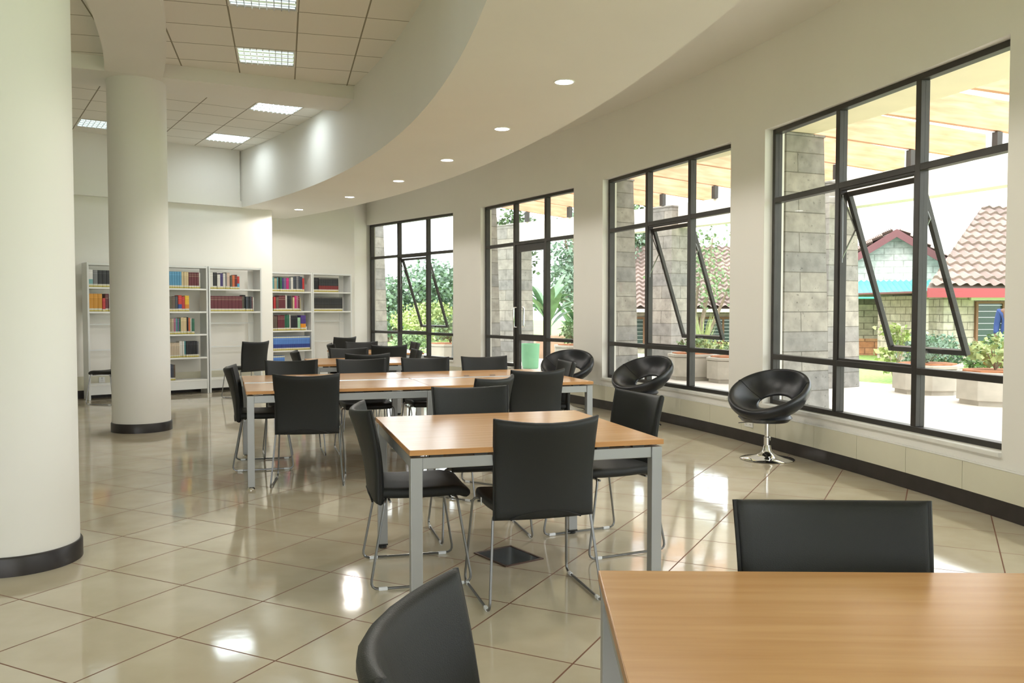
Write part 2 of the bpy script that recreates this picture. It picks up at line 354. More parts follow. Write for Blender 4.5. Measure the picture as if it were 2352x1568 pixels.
# beams: radial ones and the ring beam over the columns
mb = MB()
def radial_beam(a, w_, z0, r0=7., r1=20.6):
    c0 = pol(r0, a); c1 = pol(r1, a); n_ = (-sin(R(a)) * w_ / 2, cos(R(a)) * w_ / 2)
    mb.prism([(c0[0] + n_[0], c0[1] + n_[1]), (c0[0] - n_[0], c0[1] - n_[1]), (c1[0] - n_[0], c1[1] - n_[1]), (c1[0] + n_[0], c1[1] + n_[1])], z0, ZH + .05)
radial_beam(26.7, .70, 3.85); radial_beam(10.2, .70, 3.85)
mb.sector(17.87, 18.44, A0, 27.6, 3.851, ZH + .05)
struct(mb.build('trim_2', M['wall']))

# round columns
for i, (c, r, lab) in enumerate([((-4.15, 9.53), .305, 'slim round white column standing before the far bookcases'), ((-2.655, 4.54), .300, 'big round white column at the left edge of the photo')]):
    t = empty('round_column', (*c, 0)); tag(t, lab, 'column')
    m1 = MB(); m1.cyl(0, 0, .0, 3.86, r, n=64); m1.build('shaft', M['column'], t, smooth=True)
    m2 = MB(); m2.lathe([(r + .001, 0), (r + .014, 0), (r + .014, .09), (r + .008, .10), (r + .001, .10)], n=64); m2.build('skirting', M['black_skirt'], t, smooth=True, angle=50)

# baseboards, cream cable panels and sills along the window wall
mb = MB()
for lo, hi in ((A0, WIN[2][0] + .32 * 6.7), (WIN[2][0] + .65 * 6.7, 43.5)): mb.sector(RW - .022, RW, lo, hi, 0, .12)
struct(mb.build('baseboard_right', M['black_skirt'], bevel=.004))
mb = MB(); a = A0; st = 1.43
while a < 43.2:
    b_ = min(a + st, 43.2)
    if not (WIN[2][0] + 1.9 < (a + b_) / 2 < WIN[2][0] + 4.6): mb.sector(RW - .03, RW, a + .006, b_ - .006, .121, .315)
    a = b_
struct(mb.build('trim_3', M['panel']))
mb = MB(); mb.sector(RW - .034, RW, A0, WIN[2][0] + 2.1, .315, .325); mb.sector(RW - .034, RW, WIN[2][0] + 4.4, 43.2, .315, .325)
for lo, hi, k in edges:
    if k == 2: d = hi - lo; mb.sector(RW - .025, RW + .1, lo, lo + .32 * d, SILL - .03, SILL); mb.sector(RW - .025, RW + .1, lo + .65 * d, hi, SILL - .03, SILL)
    else: mb.sector(RW - .025, RW + .1, lo, hi, SILL - .03, SILL + .002)
struct(mb.build('trim_4', M['sill'], bevel=.004))
mb = MB(); mb.prism([rad(7., -.02), rad(21.12, -.02), rad(21.12, 0), rad(7., 0)], 0, .12); mb.prism([rad(21.12, 1.14), rad(23.37, 1.14), rad(23.38, 1.16), rad(21.12, 1.16)], 0, .12)
struct(mb.build('baseboard_back', M['black_skirt']))
mb = MB(); mb.prism([rad(7., -.03), rad(21.1, -.03), rad(21.1, 0), rad(7., 0)], .121, .33); mb.prism([rad(21.14, 1.13), rad(23.3, 1.13), rad(23.3, 1.16), rad(21.14, 1.16)], .121, .33)
struct(mb.build('trim_5', M['panel']))

# ------------------------------------------------------------------ windows
def place_chord(o, k):
    lo, hi = WIN[k]; L_ = Vector((*pol(RW, hi), 0)); R_ = Vector((*pol(RW, lo), 0)); X = (R_ - L_).normalized(); Y = Vector((-X.y, X.x, 0))
    m = Matrix(((X.x, Y.x, 0, L_.x), (X.y, Y.y, 0, L_.y), (0, 0, 1, 0), (0, 0, 0, 1))); o.matrix_world = m; return (R_ - L_).length
def rect_frame(mb, x0, x1, z0, z1, wd, y0, y1, Mx=None):
    mb.box(x0, x0 + wd, y0, y1, z0, z1, Mx); mb.box(x1 - wd, x1, y0, y1, z0, z1, Mx)
    mb.box(x0 + wd, x1 - wd, y0, y1, z0, z0 + wd, Mx); mb.box(x0 + wd, x1 - wd, y0, y1, z1 - wd, z1, Mx)
Y0, Y1 = .085, .165
T1, T2 = 2.41, .885
for k in (1, 2, 3, 4, 5, 6):
    mb = MB(); root = mb  # build frame geometry
    lo, hi = WIN[k]; L_ = 2 * RW * sin(R(hi - lo) / 2)
    fw = .045; m1, m2 = .352 * L_, .685 * L_
    if k == 2:
        mb.box(0, fw, Y0, Y1, SILL, HEAD); mb.box(L_ - fw, L_, Y0, Y1, SILL, HEAD); mb.box(fw, L_ - fw, Y0, Y1, HEAD - fw, HEAD)
        mb.box(fw, m1, Y0, Y1, SILL, SILL + fw); mb.box(m2, L_ - fw, Y0, Y1, SILL, SILL + fw)
        for x in (m1, m2): mb.box(x - .03, x + .03, Y0, Y1, 0, HEAD - fw)
    else:
        rect_frame(mb, 0, L_, SILL, HEAD, fw, Y0, Y1)
        for x in (m1, m2): mb.box(x - .028, x + .028, Y0, Y1, SILL + fw, HEAD - fw)
    for z in (T1, T2):
        for x0, x1 in ((fw, m1 - .028), (m1 + .028, m2 - .028), (m2 + .028, L_ - fw)):
            if k == 2 and z == T2 and x0 > m1 and x1 < m2: continue
            mb.box(x0, x1, Y0 + .001, Y1 - .001, z - .026, z + .026)
    o = mb.build('window_%d' % k, M['frame'], bevel=.004); struct(o); place_chord(o, k)
    yg = .125
    bays = [(fw, m1 - .028), (m1 + .028, m2 - .028), (m2 + .028, L_ - fw)]
    rows = [(SILL + fw, T2 - .026), (T2 + .026, T1 - .026), (T1 + .026, HEAD - fw)]
    g = MB()
    for bi, (x0, x1) in enumerate(bays):
        for ri, (z0, z1) in enumerate(rows):
            if bi == 1 and ri == 1: continue
            if k == 2 and bi == 1 and ri == 0: continue
            g.box(x0, x1, yg - .002, yg + .002, z0, z1)
    g.build('glass', M['glass'], o)
    # rebate lip seen round the opening
    if k != 2:
        x0, x1 = bays[1]; lip = MB(); rect_frame(lip, x0, x1, T2 + .026, T1 - .026, .018, Y0 + .01, Y1 - .01); lip.build('sash_rebate', M['frame'], o)
        ang = R(18.5); Ls = T1 - T2 - .09
        Ms = Matrix.Translation((0, Y1 - .01, T1 - .055)) @ Matrix.Rotation(ang, 4, 'X')
        s_ = MB(); rect_frame(s_, x0 + .012, x1 - .012, -Ls, 0, .042, -.02, .02, Ms)
        sash = s_.build('sash', M['frame'], o, bevel=.003)
        g = MB(); g.box(x0 + .05, x1 - .05, -.002, .002, -Ls + .04, -.04, Ms); g.build('sash_glass', M['glass'], sash)
        for sx_ in (x0 + .016, x1 - .016):
            st_ = MB(); p1 = Ms @ Vector((sx_, -.02, -.33)); st_.tube([(sx_, Y1 - .05, T1 - .10), tuple(p1)], .007, 6); st_.tube([(sx_, Y1 - .05, T1 - .62), tuple(p1)], .007, 6)
            st_.tube([(sx_, Y1 - .05, T1 - .08), (sx_, Y1 - .05, T1 - .66)], .005, 6)
            st_.build('stay_arm', M['steel'], o)
        h = MB(); h.box((x0 + x1) / 2 - .05, (x0 + x1) / 2 + .05, -.035, -.02, -Ls + .008, -Ls + .028, Ms); h.build('handle', M['steel'], sash)
    else:
        x0, x1 = bays[1]; x0 += .004; x1 -= .004
        d = MB(); d.box(x0, x0 + .09, .10, .15, .012, T1 - .03); d.box(x1 - .05, x1, .10, .15, .012, T1 - .03)
        d.box(x0 + .09, x1 - .05, .10, .15, T1 - .14, T1 - .03); d.box(x0 + .09, x1 - .05, .10, .15, .85, .95); d.box(x0 + .09, x1 - .05, .10, .15, .012, .12)
        dr = d.build('door_1', M['frame'], bevel=.003); struct(dr); dr.matrix_world = o.matrix_world.copy()
        place_chord(dr, 2)
        g = MB(); g.box(x0 + .09, x1 - .05, .123, .127, .12, .85); g.box(x0 + .09, x1 - .05, .123, .127, .95, T1 - .14); g.build('glass', M['glass'], dr)
        for yy, sgn in ((.10, -1), (.15, 1)):
            h = MB(); xx = x0 + .045
            if sgn < 0: h.tube([(xx, yy, 1.06), (xx + .0, yy - .07, 1.06), (xx + .0, yy - .07, 1.38), (xx, yy, 1.38)], .014, 10, .03)
            else: h.tube([(xx, yy, 1.06), (xx, yy + .07, 1.06), (xx, yy + .07, 1.38), (xx, yy, 1.38)], .014, 10, .03)
            h.build('door_handle', M['chrome'], dr, smooth=True)

# ------------------------------------------------------------------ ceiling luminaires and downlights
def luminaire(c, rot, lab, watts=.3):
    t = empty('ceiling_luminaire', (c[0], c[1], ZH), rot); tag(t, lab, 'ceiling light', 'recessed louvre luminaires')
    f = MB(); rect_frame(f, -.297, .297, -.297, .297, .016, -.006, .004, Matrix.Rotation(R(-90), 4, 'X')); f.build('frame', M['tbar'], t)
    g = MB()
    for i in range(1, 9): x = -.28 + .56 * i / 9.; g.box(x - .004, x + .004, -.28, .28, -.016, .0)
    for j in range(1, 4): y = -.28 + .56 * j / 4.; g.box(-.28, .28, y - .006, y + .006, -.016, .001)
    g.build('louvre', M['grating'], t)
    b = MB(); b.box(-.281, .281, -.281, .281, -.001, .0); b.build('tray', M['grating'], t)
    l = MB()
    for y in (-.21, -.07, .07, .21): l.tube([(-.27, y, -.004), (.27, y, -.004)], .006, 8)
    l.build('lamp_tube', M['lamp'], t)
    ld = bpy.data.lights.new('luminaire_light', 'AREA'); ld.shape = 'SQUARE'; ld.size = .55; ld.energy = watts; ld.color = (.86, .96, 1)
    lo_ = bpy.data.objects.new('light', ld); COL.objects.link(lo_); lo_.parent = t; lo_.location = (0, 0, -.004)
e2 = lambda a: (-sin(a), cos(a)); e1 = lambda a: (cos(a), sin(a))
def off(c, rot, i, j): a = e1(rot); b = e2(rot); return (c[0] + .6 * i * a[0] + .6 * j * b[0], c[1] + .6 * i * a[1] + .6 * j * b[1])
luminaire(L1C, ROT1, 'square louvred ceiling light just in front of the crossing beam')
luminaire(off(L1C, ROT1, 0, -3), ROT1, 'square louvred ceiling light cut by the top edge of the photo')
luminaire(L3C, ROT2, 'louvred ceiling light half hidden behind the crossing beam', 5.)
luminaire(off(L3C, ROT2, 0, 4), ROT2, 'louvred ceiling light nearest the far corner of the raised ceiling', 4.)
luminaire(off(L3C, ROT2, -3, 4), ROT2, 'louvred ceiling light partly hidden by the slim column')
for i0 in (0, -3, -6, -9):  # extra luminaires out of view, added to brighten the room
    for j0 in (-6, -9, -12, -15):
        luminaire(off(L1C, ROT1, i0, j0), ROT1, 'unseen louvred ceiling light added to brighten the near end of the room', FILL_LUM_W)
dl_lab = ['first downlight at the top edge of the photo', 'largest fully visible round downlight in the curved soffit', 'second of the curving row of downlights, counted from the viewer', 'third downlight along the curved soffit from the viewer',
          'fourth downlight along the curved soffit from the viewer', 'fifth downlight along the curved soffit, second last of the row', 'last and smallest downlight of the row, near the bookcase wall']
dpos = [(1.0, 4.6), (.26, 6.46), (-.21, 8.13), (-.85, 9.82), (-1.62, 11.40), (-2.56, 13.02), (-3.72, 14.66)]
for i, ((x, y), lab) in enumerate(zip(dpos, dl_lab)):
    a_ = atan2(y - CY, x - CX); rr = 21.42
    x, y = CX + rr * cos(a_), CY + rr * sin(a_)
    t = empty('downlight', (x, y, ZL)); tag(t, lab, 'ceiling light', 'round downlights along the soffit')
    f = MB(); f.lathe([(.068, -.004), (.078, -.006), (.080, 0), (.068, 0)], n=32, cap=False); f.build('rim', M['white_plastic'], t, smooth=True)
    g = MB(); g.cyl(0, 0, -.003, -.001, .068, n=32); g.build('lens', M['down'], t)
    ld = bpy.data.lights.new('downlight_light', 'SPOT'); ld.spot_size = R(168); ld.energy = DOWN_W; ld.shadow_soft_size = .11; ld.color = (1, .96, .9)
    lo_ = bpy.data.objects.new('light', ld); COL.objects.link(lo_); lo_.parent = t; lo_.location = (0, 0, -.02)

# ------------------------------------------------------------------ chairs
UN = [-1, -.985, -.95, -.88, -.75, -.55, -.3, 0, .3, .55, .75, .88, .95, .985, 1]
def slab(fn, th, un=UN, vn=None, edge=.25):
    """closed cushion-like sheet around the surface fn(u,v) with thickness th"""
    vn = vn or [0, .012, .04, .1, .22, .38, .54, .7, .82, .91, .96, .988, 1]
    nu, nv = len(un), len(vn); P = [[Vector(fn(u, v)) for v in vn] for u in un]
    def nrm(i, j):
        a = P[min(i + 1, nu - 1)][j] - P[max(i - 1, 0)][j]; b = P[i][min(j + 1, nv - 1)] - P[i][max(j - 1, 0)]; return a.cross(b).normalized()
    vs = []
    for s_ in (1, -1):
        for i in range(nu):
            for j in range(nv):
                e = min(1 - abs(un[i]), 2 * min(vn[j], 1 - vn[j])); e = max(0, min(1, e / .10)); k = edge + (1 - edge) * sqrt(max(0, 1 - (1 - e) ** 2))
                t_ = th(un[i], vn[j]) if callable(th) else th
                vs.append(P[i][j] + nrm(i, j) * s_ * t_ * k * .5)
    fs = []; o = nu * nv
    for i in range(nu - 1):
        for j in range(nv - 1):
            a, b, c, d = i * nv + j, (i + 1) * nv + j, (i + 1) * nv + j + 1, i * nv + j + 1
            fs.append((a, b, c, d)); fs.append((o + d, o + c, o + b, o + a))
    for i in range(nu - 1):
        for j in (0, nv - 1):
            a, b = i * nv + j, (i + 1) * nv + j
            fs.append((a, o + a, o + b, b) if j == 0 else (b, o + b, o + a, a))
    for j in range(nv - 1):
        for i in (0, nu - 1):
            a, b = i * nv + j, i * nv + j + 1
            fs.append((b, o + b, o + a, a) if i == 0 else (a, o + a, o + b, b))
    m = MB(); m.add(vs, fs); return m
def back_fn(u, v):
    z = .405 + .445 * v + .018 * u * u * v
    lean = .012 + .105 * v + .020 * sin(pi * v) * -1
    y = -.205 - lean + .080 * u * u * (.25 + .75 * v)
    hw = .232 + .010 * v - .004 * sin(pi * v)
    return (u * hw, y, z)
def seat_fn(u, v):
    y = -.215 + .46 * v
    z = .455 - .010 * sin(pi * v) * (1 - u * u * .5) - .028 * max(0, (v - .82) / .18) ** 2 + .004 * u * u
    hw = .222 + .012 * sin(pi * min(1, v * 1.1)) - .01 * max(0, v - .9) / .1
    return (u * hw, y, z)
def make_chair():
    t = empty('sled_chair')
    slab(seat_fn, .052).build('seat', M['leather'], t, smooth=True, angle=180)
    b = slab(back_fn, lambda u, v: .036 + .010 * (1 - v)).build('backrest', M['leather'], t, smooth=True, angle=180)
    sm = MB()
    for s_ in (-1, 1):
        sm.tube([tuple(Vector(back_fn(s_ * 1.0, v)) + Vector((s_ * .001, .0, 0))) for v in [i / 12. for i in range(13)]], .0062, 6)
    sm.tube([tuple(Vector(back_fn(u * .72, 0.02)) + Vector((0, -.024, .035 * (1 - u * u) - .004))) for u in [-1 + i / 6. for i in range(13)]], .005, 6)
    sm.build('piping', M['seam'], b, smooth=True)
    for s_ in (-1, 1):
        f = MB(); f.tube([(s_ * .175, -.165, .425), (s_ * .232, -.175, .428), (s_ * .268, -.252, .009), (s_ * .268, .245, .009), (s_ * .242, .175, .432), (s_ * .18, .165, .425)], .0065, 8, .045)
        leg = f.build('sled_leg', M['steel'], t, smooth=True)
        for y in (-.19, .185):
            g = MB(); g.box(s_ * .268 - .008, s_ * .268 + .008, y - .022, y + .022, .0, .017); g.build('glide', M['clear'], leg, bevel=.004)
    for y, dz in ((-.15, 0), (.15, 0)):
        c = MB(); c.tube([(-.225, y, .418), (0, y, .418), (.225, y, .418)], .006, 8); c.build('crossbar', M['steel'], t, smooth=True)
    return t
chair0 = make_chair(); chair_used = [False]
def chair(x, y, deg, label, group=None, dx=0):
    """deg: compass of the facing direction in plan (0 = +x, 90 = away from the viewer)"""
    if not chair_used[0]: c = chair0; chair_used[0] = True
    else: c = copy_tree(chair0)
    c.location = (x, y, 0); c.rotation_euler = (0, 0, R(deg - 90)); tag(c, label, 'chair', group); return c
def behind(px, d, deg, label, off_=.27, group=None):
    """chair whose backrest centre is seen at picture column px at depth d"""
    x = (px - 1176) / 1960. * d; a = R(deg); return chair(x + off_ * cos(a), d + off_ * sin(a), deg, label, group)
G1 = 'chairs round the square table in the middle'; G2 = 'chairs round the long table'; G3 = 'chairs round the two far square tables'
cA = behind(1261, 3.78, 106, 'black leather chair with its back to the viewer at the middle square table', .27, G1)
chair(-.50, 4.36, 14, 'black leather chair seen side-on at the left end of the middle square table', G1)
chair(.52, 4.88, 205, 'black leather chair under the right edge of the middle square table', G1)
chair(-.20, 5.12, 285, 'black leather chair on the far side of the middle square table, facing us', G1)
chair(-.33, 6.28, 148, 'black chair turned left, pulled up askew at the near side of the long table', G2)
behind(1240, 6.85, 117, 'black chair with its back to us near the right end of the long table', .27, G2)
chair(-1.585, 6.64, 99, 'black chair with its back to us near the left end of the long table', G2)
chair(-2.15, 7.37, 15, 'black chair at the left end of the long table, facing right', G2)
chair(.27, 8.0, 193, 'black chair at the right end of the long table, before the farthest tub chair', G2)
for (px, d), lab in zip([(668, 8.17), (829, 8.40), (975, 8.62), (1110, 8.84)], ['leftmost of four black chairs along the far side of the long table', 'second from left of four black chairs on the far side of the long table',
                          'third from left of four black chairs on the far side of the long table', 'rightmost of four black chairs along the far side of the long table']):
    behind(px, d, 288, lab, .27, G2)
behind(678, 9.95, 16, 'black chair at the left end of the nearer far table', .27, G3)
behind(845, 9.35, 108, 'black chair with its back to us at the nearer far square table', .27, G3)
behind(800, 10.75, 289, 'black chair facing us across the nearer far square table', .27, G3)
behind(958, 10.35, 196, 'black chair at the right end of the nearer far square table', .27, G3)
behind(895, 11.6, 108, 'black chair with its back to us at the farthest square table', .27, G3)
behind(829, 12.85, 289, 'black chair facing us across the farthest square table', .27, G3)
behind(760, 12.1, 16, 'black chair at the left end of the farthest square table', .27, G3)
behind(955, 12.65, 196, 'black chair at the right end of the farthest square table', .27, G3)
behind(793, 15.0, 140, 'black chair standing alone before the rightmost bookcase', .25, 'loose chairs by the bookcases')
behind(588, 12.95, 145, 'black chair standing alone before the third bookcase, turned left', .25, 'loose chairs by the bookcases')
behind(290, 12.15, 160, 'black chair almost wholly hidden behind the slim round column', .25, 'loose chairs by the bookcases')
GF = 'chairs at the table in the foreground'
chair(.10, 1.30, -8, 'dark chair in the bottom foreground, cut by the lower edge of the photo', GF)
chair(.80, 1.90, 268, 'black chair facing us behind the table in the foreground', GF)

tg = MB(); tg.box(-.236, -.233, .03, .045, .425, .46); tag(tg.build('tag', M['tag'], cA), 'small white tag on the seat side')

# ------------------------------------------------------------------ tables
ZT = .74
def leg_at(t, x, y, h=ZT - .035, f='black'):
    m = MB(); m.box(x - .026, x + .026, y - .026, y + .026, .022, h); l = m.build('leg', M['silver'], t, bevel=.003)
    g = MB()
    if f == 'black': g.lathe([(.020, 0), (.024, .004), (.024, .012), (.014, .022)], x, y, 16); g.box(x - .027, x + .027, y - .027, y + .027, .018, .026)
    else: g.lathe([(.027, 0), (.028, .006), (.016, .022)], x, y, 20)
    g.build('foot', M['black_plastic'] if f == 'black' else M['chrome'], l)
def square_table(x, y, deg, lab, W=1.2, D=1.2, group=None):
    t = empty('reading_table', (x, y, 0), R(deg)); tag(t, lab, 'table', group)     # origin = near left corner
    m = MB(); m.mi = 0; m.box(0, W, 0, D, ZT - .024, ZT)
    top = m.build('tabletop', M['wood'], t, bevel=.0015)
    e = MB(); rect_frame(e, -.001, W + .001, -ZT * 0 - .001, D + .001, .002, 0, .022, Matrix(((1, 0, 0, 0), (0, 0, 1, 0), (0, -1, 0, ZT - .0012), (0, 0, 0, 1))))
    e.build('edge_band', M['wood_edge'], top)
    i = .03
    for a, b in ((i, i), (W - i, i), (W - i, D - i), (i, D - i)): leg_at(t, a, b)
    z1 = ZT - .036; z0 = z1 - .05
    for x0, x1, y0, y1 in ((i + .026, W - i - .026, i - .02, i + .02), (i + .026, W - i - .026, D - i - .02, D - i + .02), (i - .02, i + .02, i + .026, D - i - .026), (W - i - .02, W - i + .02, i + .026, D - i - .026)):
        r_ = MB(); r_.box(x0, x1, y0, y1, z0, z1); r_.build('rail', M['silver'], t, bevel=.003)
    for a in (.12, .32, .9, 1.08):
        for b in (i, D - i): s_ = MB(); s_.box(a * W / 1.2 - .03, a * W / 1.2 + .03, b - .015, b + .015, ZT - .036, ZT - .024); s_.build('spacer', M['black_plastic'], t)
        for b in (i, W - i): s_ = MB(); s_.box(b - .015, b + .015, a * D / 1.2 - .03, a * D / 1.2 + .03, ZT - .036, ZT - .024); s_.build('spacer', M['black_plastic'], t)
    return t
square_table(-.441, 3.665, 16, 'square beech table in the middle, with silver legs and four chairs')
square_table(.178, 1.975 - 1.2, -1.2, 'beech table filling the lower right foreground, cut by the photo edge')
square_table(-2.175, 9.40, 19, 'nearer of the two far square beech tables')
square_table(-2.37, 11.60, 19, 'farthest square beech table, beside the first window')
# long table: four boards on one frame, an aluminium cable channel along the middle
t = empty('long_table', (-1.972, 6.312, 0), R(18.7)); tag(t, 'long beech conference table with an aluminium channel down its middle', 'table')
W, D = 2.81, 1.58
for x0 in (0, W / 2 + .001):
    for y0, y1 in ((0, D / 2 - .075), (D / 2 + .075, D)):
        m = MB(); m.box(x0, x0 + W / 2 - .002, y0, y1, ZT - .024, ZT); tp = m.build('tabletop', M['wood'], t, bevel=.0015)
        e = MB(); rect_frame(e, x0 - .001, x0 + W / 2 - .001, y0 - .001, y1 + .001, .002, 0, .022, Matrix(((1, 0, 0, 0), (0, 0, 1, 0), (0, -1, 0, ZT - .0012), (0, 0, 0, 1)))); e.build('edge_band', M['wood_edge'], tp)
for x0 in (.0, W / 2 + .002):
    c = MB(); c.box(x0 + .004, x0 + W / 2 - .006, D / 2 - .073, D / 2 - .004, ZT - .02, ZT - .002); c.box(x0 + .004, x0 + W / 2 - .006, D / 2 + .004, D / 2 + .073, ZT - .02, ZT - .002); c.build('cable_channel', M['alu'], t, bevel=.002)
for x in (.35, 1.05, 1.95, 2.2, 2.5):
    g = MB(); g.lathe([(.028, ZT), (.026, ZT + .003), (.002, ZT + .003)], x, D / 2 + (.12 if x > 1.9 and x < 2.3 else -.12) * (1 if x != 2.5 else 0) + (0 if x != 2.5 else .12), 20); 
    if x in (1.95, 2.2): g.build('grommet', M['black_plastic'], t)
for x in (.03, W / 2, W - .03):
    for y in (.03, D - .03): leg_at(t, x, y, f='chrome')
z1 = ZT - .036; z0 = z1 - .055
for x0, x1, y0, y1 in ((.056, W / 2 - .026, .01, .05), (W / 2 + .026, W - .056, .01, .05), (.056, W / 2 - .026, D - .05, D - .01), (W / 2 + .026, W - .056, D - .05, D - .01), (.01, .05, .056, D - .056), (W - .05, W - .01, .056, D - .056), (W / 2 - .02, W / 2 + .02, .056, D - .056)):
    r_ = MB(); r_.box(x0, x1, y0, y1, z0, z1); r_.build('rail', M['silver'], t, bevel=.003)
for i in range(12):
    a = .15 + i * .228
    for b in (.03, D - .03): s_ = MB(); s_.box(a - .03, a + .03, b - .015, b + .015, ZT - .036, ZT - .024); s_.build('spacer', M['black_plastic'], t)

# floor outlet plate below the middle table
t = empty('floor_box', (-.02, 4.62, 0), R(-55)); tag(t, 'square grey metal floor box lid under the middle table', 'floor box')
m = MB(); rect_frame(m, -.155, .155, -.125, .125, .012, 0, .006, Matrix(((1, 0, 0, 0), (0, 0, 1, 0), (0, -1, 0, .0065), (0, 0, 0, 1)))); m.build('rim', M['plate_rim'], t)
m = MB(); m.box(-.143, .143, -.113, .113, 0, .004); m.build('lid', M['plate'], t)

# ------------------------------------------------------------------ tub chairs on chrome pedestals
def make_tub():
    t = empty('tub_chair'); n = 72; K = 20
    m = MB(); vs = []; fs = []
    for i in range(n):
        a = 2 * pi * i / n; f = (1 + cos(a)) / 2          # a = 0 is the front
        O = Vector((.352 * sin(a), .335 * cos(a) - .01, .475 + .322 * (1 - f) ** .9 - .035 * f ** 3))
        I = Vector((.160 * sin(a), -.150 + .105 * cos(a), .415 + .140 * (1 - f)))
        d = O - I; dn = d.normalized(); tang = Vector((cos(a), -sin(a), 0)); nn = tang.cross(dn).normalized()
        if nn.z < 0: nn = -nn
        mid = (O + I) / 2; hl = d.length / 2; th = .032 + .020 * f
        for k in range(K):
            b = 2 * pi * k / K; cx_ = math.copysign(abs(cos(b)) ** .75, cos(b)); sy_ = math.copysign(abs(sin(b)) ** .8, sin(b))
            bow = -.045 * (1 - cx_ * cx_) * (1 - f * .8)
            vs.append(mid + dn * hl * cx_ + nn * (th * sy_ * (1.25 if sy_ < 0 and f > .5 else 1) + bow))
    for i in range(n):
        for k in range(K):
            j = (i + 1) % n; l = (k + 1) % K; fs.append((i * K + k, j * K + k, j * K + l, i * K + l))
    m.add(vs, fs); sh = m.build('shell', M['leather_gloss'], t, smooth=True, angle=180)
    sw = MB()
    for sg in (-1, 1):
        i = int(n * (.5 + sg * .20)) % n; pts = [vs[i * K + k] + Vector((0, 0, .001)) for k in range(0, K // 2 + 1)]; sw.tube([tuple(p) for p in pts], .003, 5)
    sw.build('seam', M['seam'], sh)
    u = MB(); u.lathe([(.06, .335), (.20, .350), (.235, .385), (.21, .42)], 0, .05, 40); u.build('seat_base', M['leather_gloss'], t, smooth=True)
    p = MB(); p.lathe([(.030, .07), (.030, .20), (.024, .205), (.024, .345)], n=28); p.build('pole', M['chrome'], t, smooth=True, angle=50)
    b = MB(); b.lathe([(.235, 0), (.240, .004), (.232, .010), (.15, .024), (.09, .040), (.055, .062), (.042, .085), (.034, .12), (.030, .13)], n=56); b.build('base', M['chrome'], t, smooth=True, angle=60)
    l = MB(); l.tube([(0, .0, .335), (.13, .10, .332), (.20, .16, .325)], .006, 8); l.build('lever', M['chrome'], t, smooth=True)
    return t
tub = make_tub(); GT = 'tub chairs along the windows'
for i, (x, y, deg, lab) in enumerate([(2.30, 7.65, 227, 'black tub chair on a chrome pedestal nearest to the viewer, before the largest window'),
                                      (1.507, 9.95, 225, 'middle black tub chair, before the third window'), (.74, 11.5, 252, 'farthest black tub chair, beside the glass door')]):
    c = tub if i == 0 else copy_tree(tub); c.location = (x, y, 0); c.rotation_euler = (0, 0, R(deg - 90)); tag(c, lab, 'chair', GT)

# ------------------------------------------------------------------ bookcases and books
SH = [.23, .587, .955, 1.316, 1.68]
def bookcase(s0, s1, n, shelves, lab, rails=True):
    x, y = rad(s0, n); t = empty('bookcase', (x, y, 0), R(39.75)); tag(t, lab, 'bookcase', 'white bookcases along the back wall')
    W_ = s1 - s0; D_ = .30       # local x along the wall, y = 0 the front, +y to the wall
    for xx in (0, W_ - .026):
        m = MB(); m.box(xx, xx + .026, 0, D_, 0, 2.04); m.build('side_panel', M['white_melamine'], t, bevel=.002)
    m = MB(); m.box(.026, W_ - .026, 0, D_, 2.005, 2.035); m.build('top_panel', M['white_melamine'], t)
    for z in shelves:
        m = MB(); m.box(.026, W_ - .026, 0.004, D_ - .02, z - .026, z); m.build('shelf', M['shelf_edge'], t, bevel=.002)
    m = MB(); m.box(.026, W_ - .026, .01, .03, .075, .204); m.build('plinth', M['white_melamine'], t)
    if rails:
        for z in (1.13, .74, .36):
            m = MB(); m.box(.026, W_ - .026, D_ - .018, D_ - .002, z - .02, z + .0); m.build('back_rail', M['white_melamine'], t)
        m = MB(); m.box(W_ - .12, W_ - .026, D_ - .012, D_ - .006, .38, 2.0); m.build('back_strip', M['shelf_edge'], t)
    return t
U = [bookcase(18.06, 18.95, -.40, [SH[0], SH[3], SH[4]], 'leftmost white bookcase, half hidden by the slim column'),
     bookcase(18.955, 19.845, -.40, SH, 'full white bookcase just right of the slim column', rails=False),
     bookcase(19.86, 20.75, -.40, [SH[0], SH[3], SH[4]], 'third white bookcase, its lower shelves missing, behind the lone chair'),
     bookcase(21.43, 22.26, .77, SH, 'white bookcase beyond the wall corner, with a row of blue books', rails=False),
     bookcase(22.265, 23.10, .77, [SH[0], SH[3], SH[4]], 'rightmost white bookcase, two rows of matching black books')]
UW = [.89, .89, .89, .83, .835]
